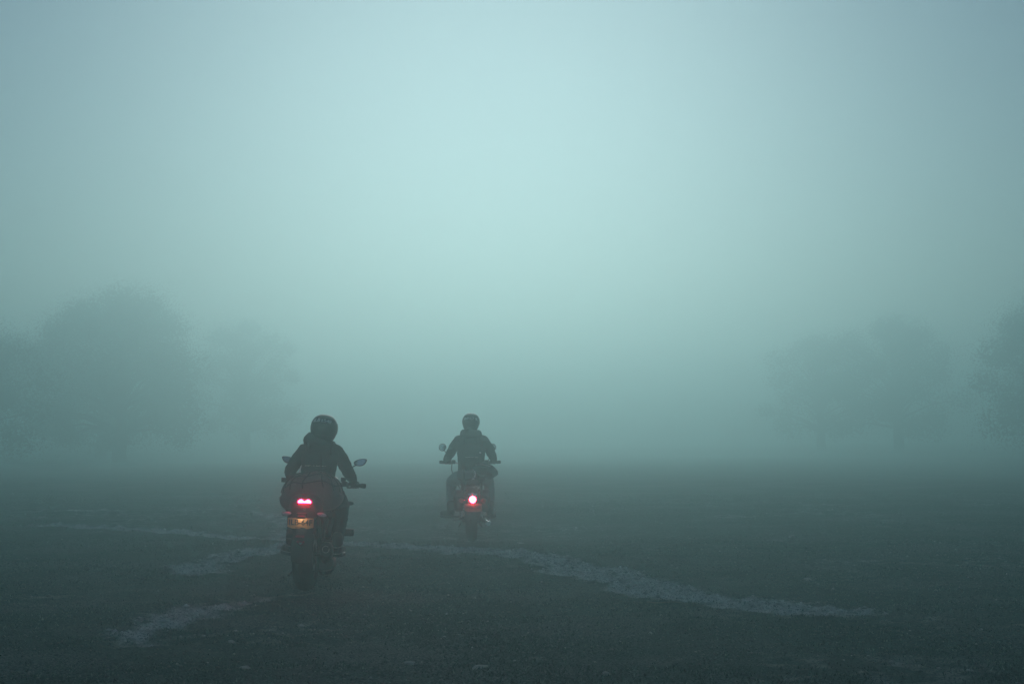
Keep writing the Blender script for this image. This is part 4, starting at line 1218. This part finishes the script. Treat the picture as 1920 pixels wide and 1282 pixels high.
def grass():
    X, Y = [], []
    for n, a, b, sd_ in ((230000, 8.0, 13.0, 1), (200000, 13.0, 20.0, 2), (150000, 20.0, 34.0, 3)):
        x, y, rng = scatter(n, a, b, sd_); X.append(x); Y.append(y)
    x = np.concatenate(X); y = np.concatenate(Y)
    tm = track_mask(x, y); rng = np.random.default_rng(77)
    dens = 0.10 + 0.45 * np.clip((fbm(x * 1.7, y * 1.7, 3, 61) - 0.36) * 4, 0, 1)
    k = rng.random(len(x)) < dens * np.clip(1 - 1.2 * tm, 0.10, 1)
    x, y, tm = x[k], y[k], tm[k]
    z = ground_z(x, y, tm) - 0.003
    n = len(x)
    h = (0.007 + 0.018 * rng.random(n) ** 1.8) * (0.6 + 0.9 * fbm(x * 0.9, y * 0.9, 2, 62)) * (1 + 0.012 * np.maximum(0, y - 12))
    w = (0.0030 + 0.0035 * rng.random(n)) * (1 + 0.03 * np.maximum(0, y - 12))
    a = rng.random(n) * 2 * np.pi; la = rng.random(n) * 2 * np.pi; lean = h * (0.25 + 1.1 * rng.random(n))
    dx, dy = np.cos(a) * w, np.sin(a) * w
    v = np.empty((n, 3, 3), dtype=np.float32)
    v[:, 0] = np.stack([x - dx, y - dy, z], 1); v[:, 1] = np.stack([x + dx, y + dy, z], 1)
    v[:, 2] = np.stack([x + np.cos(la) * lean, y + np.sin(la) * lean, z + h], 1)
    me = mesh_np('grass', v.reshape(-1, 3), np.arange(3 * n).reshape(-1, 3))
    t = me.attributes.new('tone', 'FLOAT', 'FACE')
    tone = np.clip(0.04 + 0.34 * rng.random(n) ** 2 + 0.45 * (fbm(x * 0.5, y * 0.5, 3, 63) - 0.42) + 0.5 * (rng.random(n) > 0.93), 0, 1)
    t.data.foreach_set('value', tone.astype(np.float32))
    me.materials.append(tone_material('turf_blades', (0.024, 0.048, 0.036), (0.42, 0.50, 0.42)))
    tag(link(bpy.data.objects.new('grass', me)), 'short trodden grass covering the hilltop', 'grass', kind='stuff')

def gravel():
    x1, y1, _ = scatter(150000, 8.2, 20.0, 5); x2, y2, _ = scatter(60000, 20.0, 30.0, 6)
    x = np.concatenate([x1, x2]); y = np.concatenate([y1, y2]); tm = track_mask(x, y); rng = np.random.default_rng(9)
    k = rng.random(len(x)) < 0.50 * tm ** 0.8 + 0.42 * np.clip((fbm(x * 1.1, y * 1.1, 3, 66) - 0.30) * 3, 0.15, 1)
    x, y, tm = x[k], y[k], tm[k]; n = len(x)
    s = 0.005 + 0.012 * rng.random(n) ** 2 + 0.028 * (rng.random(n) ** 14) * (tm > .25)
    z = ground_z(x, y, tm) + s * 0.15
    base = np.array([(1, 0, 0), (0, 1, 0), (-1, 0, 0), (0, -1, 0), (0, 0, .7), (0, 0, -.5)], dtype=np.float32)
    fb = np.array([(0, 1, 4), (1, 2, 4), (2, 3, 4), (3, 0, 4), (1, 0, 5), (2, 1, 5), (3, 2, 5), (0, 3, 5)])
    a = rng.random(n) * 2 * np.pi; ca, sa = np.cos(a), np.sin(a)
    jit = 0.65 + 0.7 * rng.random((n, 6, 3))
    p = base[None] * jit * s[:, None, None]
    v = np.stack([p[..., 0] * ca[:, None] - p[..., 1] * sa[:, None] + x[:, None], p[..., 0] * sa[:, None] + p[..., 1] * ca[:, None] + y[:, None], p[..., 2] * 0.8 + z[:, None]], -1)
    f = (fb[None] + (np.arange(n) * 6)[:, None, None]).reshape(-1, 3)
    me = mesh_np('gravel', v.reshape(-1, 3), f)
    t = me.attributes.new('tone', 'FLOAT', 'FACE')
    t.data.foreach_set('value', np.repeat(np.clip(rng.random(n) ** 1.3 * 0.25 + np.clip(tm * 2, 0, 1) * (0.10 + 0.75 * rng.random(n)) + 0.6 * (rng.random(n) > 0.985), 0, 1), 8).astype(np.float32))
    me.materials.append(tone_material('gravel_stone', (0.10, 0.11, 0.105), (0.80, 0.77, 0.74)))
    tag(link(bpy.data.objects.new('gravel', me)), 'loose pale gravel and crumbs of earth on the tracks', 'gravel', kind='stuff')
grass()
gravel()

M_STONE = mat('pale_stone', (0.46, 0.43, 0.40), 0.85, bump=0.7, bscale=70, scale=20)
STONES = [
    (-0.18, 9.25, .055, .018, 'pale flat stone at the bottom of the picture, below the farther motorcycle'),
    (-0.60, 9.44, .042, .014, 'dull flat stone by the bottom edge, just left of the pale flat stone'),
    (0.52, 8.93, .030, .018, 'small rounded pebble at the very bottom of the picture'),
    (2.72, 14.85, .045, .022, 'pale stone lying in grass above the bend of the bright dirt track'),
    (3.60, 20.7, .055, .028, 'lone pale stone far out in the grass on the right'),
    (0.10, 19.7, .05, .022, 'pale stone in the grass just right of the farther motorcycle'),
    (2.66, 12.45, .07, .03, 'largest pale lump at the lower end of the bright dirt track'),
    (-2.56, 11.05, .085, .022, 'long pale slab at the left of the rough earth patch'),
    (-1.55, 9.35, .035, .014, 'small pale chip at the bottom of the picture, under the nearer motorcycle'),
    (-1.80, 10.35, .026, .015, 'tiny bright pebble below the rough earth patch'),
]
for i, (x, y, r, h, lab) in enumerate(STONES):
    rng = random.Random(100 + i)
    bm = bmesh.new(); bmesh.ops.create_icosphere(bm, subdivisions=2, radius=1.0)
    ph = [rng.uniform(0, 6.28) for _ in range(6)]
    for v in bm.verts:
        c = v.co.copy()
        k = 1 + .16 * math.sin(3 * c.x + ph[0]) * math.cos(2.5 * c.y + ph[1]) + .12 * math.sin(4.5 * c.z + ph[2] + 2 * c.x) + rng.uniform(-.05, .05)
        v.co = Vector((c.x * r * k, c.y * r * .75 * k, max(-.4, c.z) * h * k))
    me = bpy.data.meshes.new('stone'); bm.to_mesh(me); bm.free(); me.materials.append(M_STONE)
    o = link(bpy.data.objects.new('stone', me)); o.location = (x, y, gz(x, y) + h * .22); o.rotation_euler = (0, 0, rng.uniform(0, 3))
    tag(o, lab, 'stone', 'pale stones in the grass')

def twig(lab, pts, r):
    pts = [Vector((x, y, gz(x, y) + dz)) for x, y, dz in pts]
    c = pts[0]
    o = MB().tube([p - c for p in pts], [r * (1 - .6 * i / (len(pts) - 1)) for i in range(len(pts))], 6).build('twig', mat('dry_twig', (0.30, 0.26, 0.22), 0.9, bump=0.4), None)
    o.location = c; tag(o, lab, 'twig')
twig('thin pale dry twig lying in the grass below the dirt track', [(1.08, 12.86, .014), (1.16, 12.80, .016), (1.27, 12.83, .012), (1.38, 12.72, .010)], .006)
# ------------------------------------------------------------------ the mist
HAZE_TOP = 11.3
def haze_box():
    x0, x1, y0, y1, z0, z1 = -600, 600, -600, 600, -12.0, HAZE_TOP
    v = [(x0, y0, z0), (x1, y0, z0), (x1, y1, z0), (x0, y1, z0), (x0, y0, z1), (x1, y0, z1), (x1, y1, z1), (x0, y1, z1)]
    f = [(3, 2, 1, 0), (4, 5, 6, 7), (0, 1, 5, 4), (1, 2, 6, 5), (2, 3, 7, 6), (3, 0, 4, 7)]
    me = mesh_np('haze', v, np.array(f))
    m = bpy.data.materials.new('mist')
    m.use_nodes = True
    n = m.node_tree.nodes; n.clear()
    out = n.new('ShaderNodeOutputMaterial')
    pv = n.new('ShaderNodeVolumePrincipled')
    pv.inputs['Color'].default_value = HAZE_COLOR
    pv.inputs['Density'].default_value = HAZE_DENSITY
    pv.inputs['Anisotropy'].default_value = HAZE_G
    m.node_tree.links.new(pv.outputs['Volume'], out.inputs['Volume'])
    me.materials.append(m)
    o = link(bpy.data.objects.new('haze', me))
    tag(o, 'pale teal mist filling the whole hilltop', 'mist', kind='stuff')
HAZE_COLOR = (0.67, 0.972, 0.948, 1)
HAZE_DENSITY = 0.0228
HAZE_G = 0.82
haze_box()
